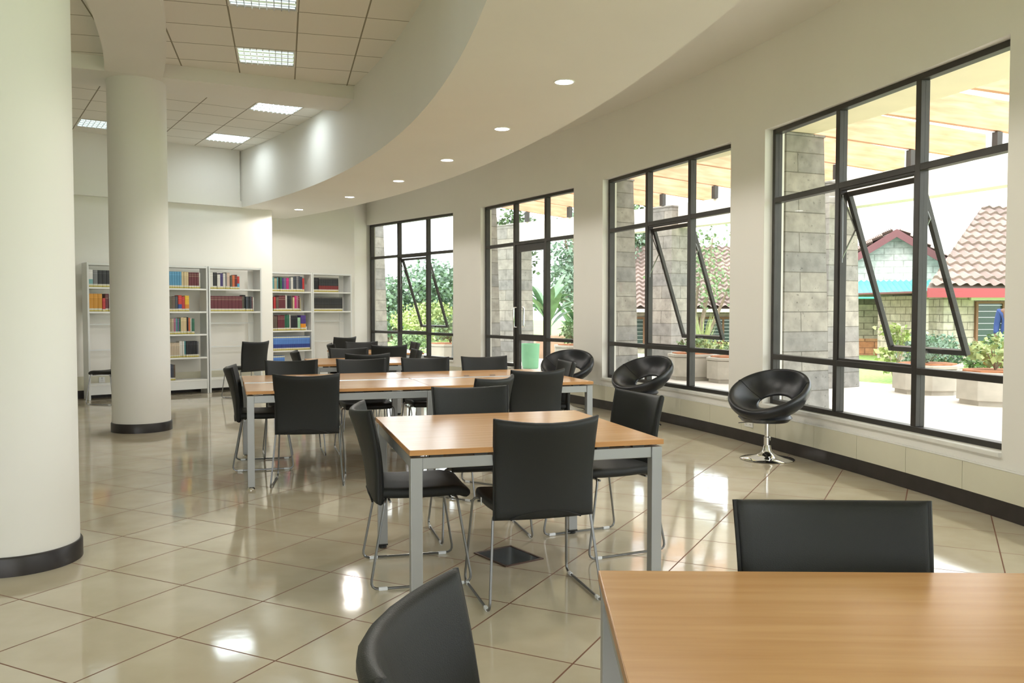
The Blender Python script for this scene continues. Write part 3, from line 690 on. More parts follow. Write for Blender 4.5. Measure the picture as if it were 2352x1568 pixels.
BOOKC = {  # name: (top colour, lower colour or None, word)
 'white': ((.72, .70, .64), None, 'white'), 'whiteteal': ((.75, .73, .70), (.20, .42, .42), 'white and teal'), 'grey': ((.20, .20, .21), None, 'grey'), 'black': ((.015, .015, .018), None, 'black'),
 'orange': ((.62, .28, .02), None, 'yellow orange'), 'red': ((.50, .03, .03), None, 'red'), 'maroon': ((.14, .018, .03), None, 'maroon'), 'lightgrey': ((.52, .50, .50), None, 'light grey'),
 'blue': ((.10, .32, .52), None, 'light blue'), 'cream': ((.66, .52, .30), None, 'cream'), 'navy': ((.025, .035, .08), None, 'navy'), 'whitedark': ((.70, .60, .50), (.03, .03, .04), 'white and black'),
 'olive': ((.11, .095, .06), None, 'olive brown'), 'brown': ((.12, .085, .06), None, 'brown'), 'blackred': ((.60, .04, .02), (.03, .07, .30), 'red and blue'), 'yellow': ((.80, .48, .02), (.70, .25, .02), 'yellow'),
 'tan': ((.38, .32, .20), None, 'tan'), 'pink': ((.42, .16, .24), None, 'dusty pink'), 'teal': ((.10, .28, .30), None, 'teal'), 'purple': ((.18, .12, .24), None, 'purple'), 'orangered': ((.66, .16, .05), None, 'orange red'),
 'green': ((.02, .13, .07), None, 'dark green'), 'buff': ((.55, .45, .33), None, 'buff'), 'peach': ((.70, .52, .42), None, 'peach'), 'blueorange': ((.66, .14, .04), (.70, .22, .04), 'bright orange'), 'indigo': ((.05, .03, .16), None, 'indigo'),
 'cyanred': ((.55, .04, .03), (.08, .38, .60), 'red and sky blue'), 'magenta': ((.55, .02, .18), None, 'magenta'), 'slate': ((.055, .065, .085), None, 'slate'), 'mint': ((.35, .60, .38), None, 'mint green'),
 'indigoorange': ((.07, .03, .22), (.80, .30, .01), 'indigo and orange'), 'royal': ((.10, .24, .62), (.03, .06, .28), 'royal blue'), 'blackred2': ((.02, .02, .022), (.22, .02, .02), 'black and dark red'), 'blackgold': ((.02, .02, .02), (.035, .03, .025), 'black'),
}
BM = {}
def book_mat(k):
    if k in BM: return BM[k]
    top, low, _ = BOOKC[k]; low = low or top
    m = bpy.data.materials.new('book_' + k); m.use_nodes = True; t = m.node_tree; b = t.nodes['Principled BSDF']; L = t.links.new; N = t.nodes.new
    tcn = N('ShaderNodeTexCoord'); sp = N('ShaderNodeSeparateXYZ'); L(tcn.outputs['Generated'], sp.inputs[0])
    r = N('ShaderNodeValToRGB'); cr = r.color_ramp; cr.interpolation = 'CONSTANT'
    lab = (.70, .68, .58, 1); yel = (.58, .47, .08, 1)
    lt = tuple(min(1, c * 1.6 + .05) for c in top)
    st = [(0, (.05, .045, .03)), (.015, yel[:3]), (.085, lab[:3]), (.175, low), (.44, top), (.80, lt), (.82, top), (.90, lt), (.915, top)]
    if k == 'royal': st[-2:] = [(.88, (.72, .70, .55)), (.97, (.1, .2, .5))]
    if k in ('blackgold', 'blackred2'): st[5:] = [(.55, lt), (.565, top), (.93, (.4, .38, .3)), (.95, top)]
    if k == 'maroon': st[5:] = [(.74, (.35, .25, .16)), (.77, top), (.86, (.35, .25, .16)), (.88, top)]
    while len(cr.elements) > 1: cr.elements.remove(cr.elements[-1])
    cr.elements[0].position = 0; cr.elements[0].color = (*st[0][1], 1)
    for p, c in st[1:]: e = cr.elements.new(p); e.color = (*c, 1)
    L(sp.outputs[2], r.inputs['Fac']); L(r.outputs['Color'], b.inputs['Base Color']); b.inputs['Roughness'].default_value = .4
    BM[k] = m; return m
M['pages'] = mat('book_pages', (.70, .64, .50), .9)
book_mesh = {}
def book_geo(wd, h, dp, key):
    kk = (round(wd, 3), round(h, 2), key)
    if kk in book_mesh: return book_mesh[kk]
    m = MB(); hw = wd / 2
    # rounded spine (front, -y), two boards, page block set in
    prof = [(-hw, .004), (-hw * .6, .0008), (0, 0), (hw * .6, .0008), (hw, .004)]
    vs = [(x, y, z) for z in (0, h) for x, y in prof] + [(x, .007, z) for z in (0, h) for x in (-hw * .8, hw * .8)]
    n = 5; fs = [(i, i + 1, n + i + 1, n + i) for i in range(4)] + [(4, 3, 2, 1, 0), (5, 6, 7, 8, 9)]
    m.add(vs[:10], fs)
    bt = min(.0025, wd * .14)
    m.box(-hw, -hw + bt, .004, dp, 0, h); m.box(hw - bt, hw, .004, dp, 0, h)
    m.mi = 1; m.box(-hw + bt, hw - bt, .005, dp - .006, .004, h - .004)
    me = bpy.data.meshes.new('book'); me.from_pydata(m.v, [], m.f); me.materials.append(book_mat(key)); me.materials.append(M['pages'])
    for p, i in zip(me.polygons, m.m): p.material_index = i
    me.update(); book_mesh[kk] = me; return me
UN_ = ['leftmost bookcase', 'bookcase right of slim column', 'third bookcase', 'bookcase past the wall corner', 'rightmost bookcase']
SN_ = {4: 'top shelf', 3: 'second shelf', 2: 'third shelf', 1: 'fourth shelf', 0: 'bottom shelf'}
ORD = ['first', 'second', 'third', 'fourth', 'fifth', 'sixth', 'seventh', 'eighth', 'ninth', 'tenth', 'eleventh', 'twelfth', 'thirteenth', 'fourteenth', 'fifteenth', 'sixteenth', 'seventeenth', 'eighteenth', 'nineteenth', 'twentieth']
def shelf_row(u, si, items, px_m, hpx=1., start=.03, lean_from=None):
    """items: (colour, px width, height m [, count])"""
    base = U[u]; z = SH[si]; x = start; seq = []
    for it in items:
        c, wp, h = it[:3]; cnt = it[3] if len(it) > 3 else 1
        for q in range(cnt): seq.append((c, wp * px_m, h, cnt))
    a = R(39.75); ox, oy = base.location.x, base.location.y; i = 0
    for (c, wd, h, cnt) in seq:
        if x + wd > UW[u] - .03: break
        i += 1; jit = 0 if cnt > 3 else random.uniform(-.006, .006); dp = .17
        me = book_geo(wd - .0015, h, dp, c); o = bpy.data.objects.new('book', me); COL.objects.link(o)
        yy = .022 + (0 if cnt > 3 else random.uniform(0, .02)); cx_ = x + wd / 2
        o.location = (ox + cx_ * cos(a) - yy * sin(a), oy + cx_ * sin(a) + yy * cos(a), z + .0005); o.rotation_euler = (0, 0, a)
        word = BOOKC[c][2]
        if cnt > 2: tag(o, 'one of the matching %s volumes, %s, %s' % (word, SN_[si], UN_[u]), 'book', '%s set on the %s of the %s' % (word, SN_[si], UN_[u]))
        else: tag(o, '%s book, %s from left, %s, %s' % (word, ORD[min(i, 20) - 1], SN_[si], UN_[u]), 'book', 'books on the %s of the %s' % (SN_[si], UN_[u]))
        x += wd
P1 = .0072; P2 = .0089
shelf_row(0, 4, [('whiteteal', 8, .26), ('grey', 9, .25), ('black', 8, .25, 5)], P1)
shelf_row(0, 3, [('orange', 8.4, .265, 3), ('red', 6, .20), ('maroon', 7, .265), ('lightgrey', 9, .255), ('white', 6, .25)], P1)
shelf_row(1, 4, [('blue', 5.2, .262, 8), ('cream', 5.2, .262, 3), ('maroon', 5.6, .255, 4), ('white', 3, .25)], P1, start=.03 + .155)
shelf_row(1, 3, [('navy', 6, .26, 1), ('olive', 7, .24), ('navy', 6, .245), ('whitedark', 6, .235), ('olive', 8, .235), ('brown', 8, .235), ('slate', 6, .24), ('blackred', 8, .255), ('red', 7, .235), ('yellow', 9, .25)], P1, start=.09)
shelf_row(1, 2, [('brown', 6, .25), ('teal', 5, .24), ('navy', 5, .26), ('maroon', 3, .26), ('tan', 4, .25, 2), ('buff', 4, .25), ('pink', 4, .25), ('teal', 4, .25), ('purple', 3, .25), ('green', 4, .25), ('cream', 4.5, .265, 3), ('black', 3, .27), ('orangered', 4, .26), ('white', 3, .26), ('green', 6, .245)], P1, start=.135)
shelf_row(1, 1, [('brown', 5, .25, 2), ('tan', 5, .24, 2), ('buff', 3.6, .235, 8), ('white', 3.4, .26, 3), ('teal', 4, .26), ('black', 4.1, .255, 6), ('grey', 3.4, .245)], P1, start=.09)
shelf_row(1, 0, [('brown', 5, .24, 2), ('navy', 5.5, .26), ('slate', 4.5, .25), ('brown', 4, .245)], P1, start=.20)
shelf_row(2, 4, [('white', 7.5, .265), ('black', 9, .265), ('white', 7, .235), ('indigo', 7, .255), ('white', 6, .255), ('grey', 2.6, .27), ('peach', 7, .265), ('olive', 5, .22), ('orangered', 6, .225), ('maroon', 5.5, .235), ('cyanred', 5.5, .21)], P1)
shelf_row(2, 3, [('maroon', 8.2, .25, 9), ('olive', 4.2, .25), ('black', 4.6, .27), ('slate', 5, .245), ('black', 5, .245), ('slate', 4, .245), ('maroon', 3, .24), ('white', 2.4, .23)], P1)
shelf_row(3, 4, [('teal', 5, .25), ('tan', 6, .24), ('teal', 3, .255), ('black', 4.5, .265), ('green', 4.5, .26), ('indigo', 4, .25), ('purple', 6.5, .25), ('magenta', 6, .25), ('grey', 5, .25), ('white', 5, .265), ('slate', 7, .28), ('grey', 5, .285), ('slate', 5, .29), ('navy', 5, .28), ('red', 5, .25)], P2 * .95, start=.04)
shelf_row(3, 3, [('red', 5, .26), ('brown', 6, .26), ('maroon', 4, .285, 4), ('white', 3.5, .30), ('black', 5, .285, 2), ('brown', 4, .28), ('cream', 4, .26), ('magenta', 4.6, .285), ('pink', 4, .285), ('maroon', 4, .28), ('tan', 3, .24)], P2 * .95, start=.07)
shelf_row(3, 2, [('brown', 6, .27, 2), ('maroon', 4, .275, 4), ('green', 4, .29, 3), ('white', 3, .30), ('black', 3.1, .275, 5), ('mint', 4, .24, 2), ('indigoorange', 6, .28, 2), ('white', 3, .07)], P2 * .95, start=.04)
shelf_row(3, 1, [('royal', 4.25, .26, 20)], P2 * .97, start=.05)
shelf_row(3, 0, [('royal', 4.25, .26, 6)], P2 * .97, start=.05)
shelf_row(4, 4, [('black', 4.2, .27, 3), ('blackred2', 4.25, .27, 11)], P2)
shelf_row(4, 3, [('blackgold', 4.05, .268, 17)], P2)

# wall sockets
def socket(x, y, z, rz, lab, double=True):
    t = empty('wall_socket', (x, y, z), rz); tag(t, lab, 'socket')
    wd = .073 if double else .043
    m = MB(); m.box(-wd, wd, -.012, 0, -.043, .043); p = m.build('plate', M['white_plastic'], t, bevel=.003)
    h = MB()
    for cx_ in ((-.035, .035) if double else (0,)):
        for dx_, dz in ((0, .012), (-.010, -.010), (.010, -.010)): h.box(cx_ + dx_ - .003, cx_ + dx_ + .003, -.0125, -.0115, dz - .004 - .006, dz + .004 - .006)
        h.box(cx_ - .005, cx_ + .005, -.0145, -.0115, .022, .034)
    h.build('pin_holes', M['black_plastic'], p)
a_ = atan2(8.55 - CY, 2.38 - CX); socket(CX + (RW - .03) * cos(a_), CY + (RW - .03) * sin(a_), .21, a_ - pi / 2, 'white double wall socket low behind the nearest tub chair')
x_, y_ = rad(18.33, -.031); socket(x_, y_, .27, R(39.75), 'white wall socket seen through the leftmost bookcase', False)
x_, y_ = rad(19.95, -.031); socket(x_, y_, .27, R(39.75), 'white wall socket seen through the third bookcase', False)

# ------------------------------------------------------------------ OUTSIDE
mb = MB(); mb.sector(24.13, 30.7, -20, 60, -.25, -.01, 2.); o = mb.build('patio_paving', M['paving']); struct(o)
mb = MB(); mb.prism([(-60, -30), (90, -30), (90, 110), (-60, 110)], -.30, -.06); o = mb.build('lawn', M['grass']); tag(o, 'green grass lawn beyond the paved terrace', 'grass', kind='stuff')
mb = MB(); mb.sector(33.5, 35.2, 34, 60, -.07, -.03, 2.); o = mb.build('garden_path', M['paving']); struct(o)

def stone_pillar(r, a, w0, w1, h, lab):
    x, y = pol(r, a); t = empty('stone_pillar', (x, y, -.01), R(a)); tag(t, lab, 'pillar', 'battered stone pillars of the terrace')
    m = MB(); nz_ = 16; vs = []; fs = []
    for k in range(nz_ + 1):
        z = h * k / nz_; hw = (w0 + (w1 - w0) * k / nz_) / 2
        vs += [(-hw, -hw, z), (hw, -hw, z), (hw, hw, z), (-hw, hw, z)]
    for k in range(nz_):
        for i in range(4): j = (i + 1) % 4; fs.append((4 * k + i, 4 * k + j, 4 * k + 4 + j, 4 * k + 4 + i))
    fs += [(3, 2, 1, 0), (4 * nz_, 4 * nz_ + 1, 4 * nz_ + 2, 4 * nz_ + 3)]
    m.add(vs, fs); m.build('shaft', M['stone'], t, bevel=.008)
    c = MB(); hw = w1 / 2 + .012; c.box(-hw, hw, -hw, hw, h - .0, h + .03); c.build('cap_bed', M['stone'], t)
for a_, lab in ((22.95, 'tall stone block pillar behind the left pane of the largest window'), (32.4, 'stone block pillar behind the left pane of the third window'), (41.55, 'stone block pillar left of the glass door'), (50.35, 'stone block pillar behind the left pane of the first window')):
    stone_pillar(26.35, a_ + .38, .80, .64, 3.67, lab)
for a_, lab in ((27.95, 'outer stone pillar just right of the pillar in the largest window'), (35.8, 'outer stone pillar seen through the opened sash of the third window'), (46.0, 'outer stone pillar seen through the glass door')):
    stone_pillar(29.4, a_, .80, .68, 3.52, lab)
# pergola
t = empty('pergola', (0, 0, 0)); tag(t, 'timber rafter pergola over the terrace, carried by stone pillars', 'pergola')
m = MB(); m.sector(24.14, 26.5, 2, 46, 3.70, 3.85, 1.5); m.build('eave_slab', M['eave'], t)
m = MB(); m.sector(29.25, 29.55, 8, 46.2, 3.08, 3.58, 1.5); m.build('outer_beam', M['beam'], t)
a_ = 9.9
while a_ < 46.3:
    c0 = Vector((*pol(25.9, a_), 0)); c1 = Vector((*pol(30.9, a_), 0)); d = (c1 - c0).normalized(); n_ = Vector((-d.y, d.x, 0)) * .035
    Mx = Matrix(((d.x, n_.x / .035, 0, c0.x), (d.y, n_.y / .035, 0, c0.y), (0, 0, 1, 3.73), (0, 0, 0, 1)))
    m = MB(); m.add([(0, -.04, .22), (0, .04, .22), (5.0, -.04, .06), (5.0, .04, .06), (0, -.04, .66), (0, .04, .66), (5.0, -.04, .48), (5.0, .04, .48)],
                    [(0, 1, 3, 2), (4, 6, 7, 5), (0, 2, 6, 4), (1, 5, 7, 3), (0, 4, 5, 1), (2, 3, 7, 6)])
    r_ = m.build('rafter', M['timber'], t); r_.matrix_local = Mx
    b = MB(); b.box(3.29, 3.39, -.045, .045, -.15, .10); bk = b.build('bracket', M['frame'], r_)
    a_ += 2.9

# planters
def octa(r, z0, z1, m): m.prism([(r * cos(R(22.5 + 45 * i)), r * sin(R(22.5 + 45 * i))) for i in range(8)], z0, z1)
def leaves(m, c, rad_, n, size, seed, squash=1., droop=.3):
    rnd = random.Random(seed)
    for _ in range(n):
        while True:
            p = Vector((rnd.uniform(-1, 1), rnd.uniform(-1, 1), rnd.uniform(-1, 1)))
            if .25 < p.length < 1: break
        p = Vector((p.x * rad_[0], p.y * rad_[1], p.z * rad_[2])) + Vector(c)
        d = Vector((rnd.gauss(0, 1), rnd.gauss(0, 1), rnd.gauss(-droop, .6))).normalized(); s_ = d.orthogonal().normalized(); s_.rotate(Matrix.Rotation(rnd.uniform(0, 6.28), 3, d)); L_ = size * rnd.uniform(.6, 1.3); w_ = L_ * .38
        up = d.cross(s_) * L_ * .12
        m.add([p, p + d * L_ * .5 + s_ * w_, p + d * L_ + up, p + d * L_ * .5 - s_ * w_], [(0, 1, 2, 3)])
def planter(x, y, r, h, lab, plant=None, seed=1, rot=10):
    t = empty('concrete_planter', (x, y, -.01), R(rot)); tag(t, lab, 'planter', 'concrete planters on the terrace')
    m = MB(); octa(r * .92, 0, .07, m); m.build('plinth', M['concrete'], t)
    m = MB(); octa(r, .07, h - .06, m); m.build('body', M['concrete'], t, bevel=.01)
    m = MB(); octa(r * 1.03, h - .055, h, m); m.build('rim', M['concrete'], t, bevel=.01)
    m = MB(); octa(r * .85, h, h + .02, m); m.build('soil', M['soil'], t)
    if plant:
        lm, hh, n, sz = plant
        p = empty('planter_shrub', (x, y, h + .01)); tag(p, 'leafy shrub growing in the ' + lab.replace('concrete ', ''), 'plant', 'shrubs in the terrace planters')
        s_ = MB(); rnd = random.Random(seed)
        for k in range(7):
            e = Vector((rnd.uniform(-.5, .5) * r * 1.2, rnd.uniform(-.5, .5) * r * 1.2, hh * rnd.uniform(.6, 1))); s_.tube([(0, 0, 0), tuple(e * .5 + Vector((0, 0, hh * .1))), tuple(e)], [.012, .008, .004], 5)
        s_.build('stem', M['trunk'], p)
        l = MB(); leaves(l, (0, 0, hh * .62), (r * .75, r * .75, hh * .5), n, sz, seed); l.build('foliage', M[lm], p)
planter(6.75, 13.85, .52, .47, 'concrete planter left of the nearest one in the largest window', ('leaf_d', .35, 260, .09), 3, 5)
planter(6.95, 12.25, .52, .47, 'nearest concrete planter, at the right of the largest window', ('leaf_c', .42, 200, .11), 4, 14)
planter(3.55, 16.6, .50, .50, 'concrete planter at the centre foot of the third window', ('leaf_b', .25, 160, .08), 5, 8)
planter(4.10, 15.9, .46, .47, 'concrete planter at the right foot of the third window', ('leaf_b', .2, 120, .08), 6, 20)
planter(1.55, 20.6, .55, .50, 'concrete planter right of the glass door', ('leaf_b', .45, 300, .09), 7, 0)
planter(-1.55, 21.4, .60, .50, 'concrete planter at the foot of the first window', ('leaf_b', .6, 380, .10), 8, 12)
t = empty('waste_bin', (.42, 19.6, -.01)); tag(t, 'pale green plastic bin standing outside the glass door', 'bin')
m = MB(); m.lathe([(.17, 0), (.19, .02), (.215, .54), (.225, .55), (.225, .57), (.205, .57), (.18, .04)], n=28); m.build('body', M['green_bin'], t, smooth=True, angle=50)

# banana plant in a square terracotta pot
t = empty('terracotta_pot', (.93, 24.2, -.055), R(20)); tag(t, 'large square terracotta pot behind the glass door', 'pot')
m = MB(); m.prism([(-.42, -.42), (.42, -.42), (.42, .42), (-.42, .42)], 0, .60); m.build('body', M['terracotta'], t, bevel=.02)
m = MB(); m.box(-.45, .45, -.45, .45, .60, .67); m.build('rim', M['terracotta'], t, bevel=.01)
def big_leaf(m, base, az, L_, w_, rise, droop):
    pts = []; n = 9
    for i in range(n + 1):
        q = i / n; pts.append(Vector(base) + Vector((cos(az) * L_ * q * .55, sin(az) * L_ * q * .55, rise * q - droop * q * q)))
    s_ = Vector((-sin(az), cos(az), 0)); vs = []; fs = []
    for i, p in enumerate(pts):
        q = i / n; ww = w_ * (0.06 if q < .2 else sin(pi * min(1, (q - .2) / .8 * .93 + .05)) ** .7); up = Vector((0, 0, .35 * ww)); vs += [p - s_ * ww + up, p, p + s_ * ww + up]
    for i in range(n): b = 3 * i; fs += [(b, b + 1, b + 4, b + 3), (b + 1, b + 2, b + 5, b + 4)]
    m.add(vs, fs)
def banana(x, y, z, h, n, seed, lab):
    t = empty('banana_plant', (x, y, z)); tag(t, lab, 'plant', 'banana plants outside the glass door'); rnd = random.Random(seed)
    s_ = MB(); s_.tube([(0, 0, 0), (.03, 0, h * .25), (.02, .02, h * .5)], [.09, .07, .04], 10); s_.build('stem', M['banana'], t, smooth=True)
    l = MB()
    for i in range(n): big_leaf(l, (0, 0, h * rnd.uniform(.05, .35)), rnd.uniform(0, 6.28), h * rnd.uniform(.5, .8), rnd.uniform(.10, .17), h * rnd.uniform(.4, .75), h * rnd.uniform(.1, .4))
    l.build('leaf', M['banana'], t, smooth=True)
banana(1.02, 24.2, .62, 2.1, 24, 3, 'tall banana plant with broad leaves rising from the terracotta pot')
banana(2.05, 25.6, -.06, 2.0, 24, 8, 'lower banana plant right of the terracotta pot')

# trees and bushes
def tree(x, y, h, rx, rz, lm, n, size, seed, lab, trunk=.12, name='tree', z0=-.06, group='garden trees and bushes'):
    t = empty(name, (x, y, z0)); tag(t, lab, 'tree' if name == 'tree' else 'bush', group); rnd = random.Random(seed)
    s_ = MB()
    for k in range(6 if trunk > .03 else 4):
        az = rnd.uniform(0, 6.28); rr = rx * rnd.uniform(.3, .7); e = Vector((cos(az) * rr, sin(az) * rr, h - rz * rnd.uniform(.2, 1.3)))
        b0 = Vector((cos(az) * trunk * .4, sin(az) * trunk * .4, 0)); mid = (b0 + e) * .5 + Vector((rnd.uniform(-.2, .2), rnd.uniform(-.2, .2), -.1)) * rx * .4
        s_.tube([tuple(b0), tuple(mid), tuple(e)], [trunk, trunk * .6, trunk * .25], 7)
    s_.build('trunk', M['trunk'], t, smooth=True)
    l = MB(); nb = 9
    for k in range(nb):
        az = rnd.uniform(0, 6.28); rr = rx * rnd.uniform(0, .62); c = (cos(az) * rr, sin(az) * rr, h - rz + rnd.uniform(-.55, .6) * rz); q = rnd.uniform(.35, .6)
        leaves(l, c, (rx * q, rx * q, rz * q), n // nb, size, seed * 31 + k)
    l.build('foliage', M[lm], t)
tree(5.35, 25.0, 3.9, 1.7, 1.3, 'leaf_b', 900, .11, 11, 'small multi-stemmed tree in front of the long tiled roof', trunk=.09)
tree(4.6, 32.0, 5.2, 2.2, 1.7, 'leaf_a', 4200, .17, 12, 'dark leafy tree left of the multi-stemmed tree, above the long roof')
tree(2.6, 30.0, 5.3, 2.1, 2.1, 'leaf_d', 6500, .16, 13, 'full blue-green tree right of the glass door')
tree(.1, 36.0, 6.0, 1.6, 2.0, 'leaf_a', 2500, .18, 14, 'dark tree glimpsed beside the outer pillar in the glass door')
tree(-3.3, 38.0, 3.6, 2.6, 2.0, 'leaf_d', 5200, .20, 15, 'pale green tree on the left in the first window')
tree(-5.4, 37.0, 2.9, 1.6, 1.6, 'leaf_d', 2600, .20, 16, 'tree just right of the stone pillar in the first window')
tree(-1.0, 42.0, 3.4, 2.0, 1.8, 'leaf_d', 3200, .20, 17, 'distant tree behind the opened sash of the first window')
tree(-2.2, 45.0, 4.6, 2.2, 2.4, 'leaf_d', 3200, .22, 19, 'tallest distant tree in the first window')
tree(-3.1, 31.0, 1.75, 1.5, .85, 'leaf_c', 3600, .11, 18, 'bright yellow-green bush in the first window', trunk=.02, name='bush')
tree(-1.2, 27.5, 1.0, 1.0, .5, 'leaf_b', 1400, .10, 20, 'low green bush at the right of the first window', trunk=.02, name='bush')
tree(-3.3, 27.5, .85, .8, .42, 'leaf_b', 1200, .10, 30, 'low green bush next to the pillar in the first window', trunk=.02, name='bush')
tree(1.95, 25.3, 1.1, .9, .55, 'leaf_b', 1700, .09, 21, 'green bush at the lower right of the glass door', trunk=.02, name='bush')
tree(4.3, 22.0, .95, .65, .42, 'leaf_c', 1000, .09, 22, 'light green bush under the house window, right of the outer pillar', trunk=.02, name='bush')
tree(5.6, 21.6, .75, .7, .35, 'leaf_c', 1000, .09, 23, 'light green bush below the multi-stemmed tree', trunk=.02, name='bush')
tree(8.6, 17.2, .95, .9, .45, 'leaf_d', 2200, .08, 24, 'feathery grey-green bush right of the opened sash in the largest window', trunk=.02, name='bush')
tree(9.4, 16.6, 1.05, .7, .5, 'leaf_b', 1500, .09, 25, 'green bush at the right edge of the largest window', trunk=.02, name='bush')
tree(7.45, 16.6, 1.2, .42, .5, 'leaf_c', 260, .13, 26, 'young shrub with sparse yellow-green leaves in the largest window', trunk=.012, name='bush')
# reedy grass clump in the third window
t = empty('reed_clump', (4.75, 21.3, -.06)); tag(t, 'tall feathery reed clump in front of the long house', 'plant'); m = MB(); rnd = random.Random(5)
for i in range(60):
    az = rnd.uniform(0, 6.28); r0 = rnd.uniform(0, .18); b = Vector((cos(az) * r0, sin(az) * r0, 0)); hh = rnd.uniform(.7, 1.45); e = Vector((cos(az) * .42, sin(az) * .42, 0)) * hh * .5; s_ = Vector((-sin(az), cos(az), 0)) * .016
    m.add([b - s_, b + s_, b + e * .4 + Vector((0, 0, hh * .7)) + s_ * .8, b + e * .4 + Vector((0, 0, hh * .7)) - s_ * .8, b + e + Vector((0, 0, hh))], [(0, 1, 2, 3), (3, 2, 4)])
m.build('blades', M['leaf_c'], t)
t = empty('brick_bed', (5.7, 20.2, -.06)); tag(t, 'low red brick flower bed edge below the tree', 'flower bed'); m = MB()
for i in range(9):
    for j in range(2): m.box(-.95 + i * .21 + (j % 2) * .08, -.75 + i * .21 + (j % 2) * .08, 0, .1, .0 + j * .14, .13 + j * .14)
m.box(-.95, 1.1, .1, .8, 0, .24); m.build('edging', M['red_flower'], t)
t = empty('brick_bed', (2.0, 24.0, -.06)); tag(t, 'low red brick bed edge behind the glass door bush', 'flower bed'); m = MB(); m.box(-.7, 1.2, 0, .5, 0, .26); m.build('edging', M['red_flower'], t, bevel=.02)

# houses
def tiled(name, parent, O, ex, ey, L_, S_, pitch=.30, course=.33, hip=0.):
    """roof slope: origin O, ex along the eave, ey up the slope; tile relief in the mesh"""
    O, ex, ey = Vector(O), Vector(ex).normalized(), Vector(ey).normalized(); nn = ex.cross(ey).normalized(); nu = int(L_ / pitch * 6); nc = int(S_ / course); rows = []
    for c in range(nc): rows += [(c * course, .075), ((c + .97) * course, .005)]
    rows.append((nc * course, .075)); vs = []; fs = []
    for v, hgt in rows:
        for i in range(nu + 1): u = max(L_ * i / nu, v * hip); vs.append(O + ex * u + ey * v + nn * (hgt + .040 * sin(2 * pi * u / pitch)))
    w_ = nu + 1
    for r_ in range(len(rows) - 1):
        for i in range(nu): a = r_ * w_ + i; fs.append((a, a + 1, a + w_ + 1, a + w_))
    m = MB(); m.add(vs, fs)
    b = len(m.v); c4 = [O, O + ex * L_, O + ex * L_ + ey * S_, O + ey * S_ + ex * S_ * hip]; m.add([p - nn * .04 for p in c4], [(3, 2, 1, 0)])
    return m.build(name, M['roof'], parent)
def louvre_window(parent, O, ex, w_, h, n=7, frame='brown_wood'):
    ex = Vector(ex).normalized(); ny = Vector((ex.y, -ex.x, 0)); Mx = Matrix(((ex.x, -ny.x, 0, O[0]), (ex.y, -ny.y, 0, O[1]), (0, 0, 1, O[2]), (0, 0, 0, 1)))
    f = MB(); rect_frame(f, 0, w_, 0, h, .06, -.05, .03, Mx); f.box(w_ / 2 - .03, w_ / 2 + .03, -.05, .03, .06, h - .06, Mx); fr_ = f.build('window_frame', M[frame], parent)
    g = MB(); g.box(.06, w_ - .06, -.005, .005, .06, h - .06, Mx); g.build('pane', M['dark_glass'], fr_)
    l = MB()
    for i in range(n): z = .1 + (h - .2) * i / (n - 1.); l.box(.06, w_ - .06, -.03, -.022, z - .006, z + .006, Mx)
    l.build('louvre', M['alu'], fr_)
# house with the gable and the teal awning
gx, gy = 11.6, 26.0; a_ = R(-14); ex = Vector((cos(a_), sin(a_), 0)); ey = Vector((-sin(a_), cos(a_), 0))
t = empty('gabled_house', (gx, gy, -.4)); tag(t, 'block house with a maroon-edged gable and a teal sheet awning', 'house')
def lp(u, v, z): p = ex * u + ey * v; return (p.x, p.y, z)
HW, WH, GH = 2.0, 2.55, 4.05
m = MB(); m.add([lp(-HW, 0, 1.9), lp(HW, 0, 1.9), lp(HW, 0, WH + .35), lp(0, 0, GH), lp(-HW, 0, WH + .35)], [(0, 1, 2, 3, 4)]); m.add([lp(-HW, .2, 1.9), lp(HW, .2, 1.9), lp(HW, .2, WH + .35), lp(0, .2, GH), lp(-HW, .2, WH + .35)], [(4, 3, 2, 1, 0)])
m.build('gable_wall', M['gable'], t)
m = MB(); m.prism([lp(-2.4, .0, 0)[:2], lp(HW + .6, .0, 0)[:2], lp(HW + .6, .3, 0)[:2], lp(-2.4, .3, 0)[:2]], 0.85, 2.45); m.prism([lp(-HW, .3, 0)[:2], lp(HW, .3, 0)[:2], lp(HW, 4, 0)[:2], lp(-HW, 4, 0)[:2]], .342, 2.85); m.build('lower_wall', M['house_wall'], t)
m = MB(); m.prism([lp(-2.4, -.02, 0)[:2], lp(HW + .6, -.02, 0)[:2], lp(HW + .6, .3, 0)[:2], lp(-2.4, .3, 0)[:2]], .342, .85); m.build('stained_base', M['house_red'], t)
sl = Vector((HW + .25, 0, -(GH - WH - .15))).length
for sg in (-1, 1):
    e = ex * sg * (HW + .3) + Vector((0, 0, -(GH + .08 - (WH + .1)))); top = Vector((0, 0, GH + .12)); bot = top + e
    if sg < 0: tiled('roof', t, Vector(lp(0, 4.2, 0)) + bot, -ey, -e, 4.6, e.length)
    else: tiled('roof', t, Vector(lp(0, -.4, 0)) + bot, ey, -e, 4.6, e.length)
    b = MB(); f = -ey * .42; dz = Vector((0, 0, .24)); p0 = top + f - Vector((0, 0, .02)); p1 = bot + f - Vector((0, 0, .02)); q = ey * .04
    b.add([p0, p1, p1 - dz, p0 - dz, p0 + q, p1 + q, p1 - dz + q, p0 - dz + q], [(0, 1, 2, 3), (7, 6, 5, 4), (0, 4, 5, 1), (3, 2, 6, 7), (1, 5, 6, 2), (0, 3, 7, 4)]); b.build('barge_board', M['fascia_maroon'], t)
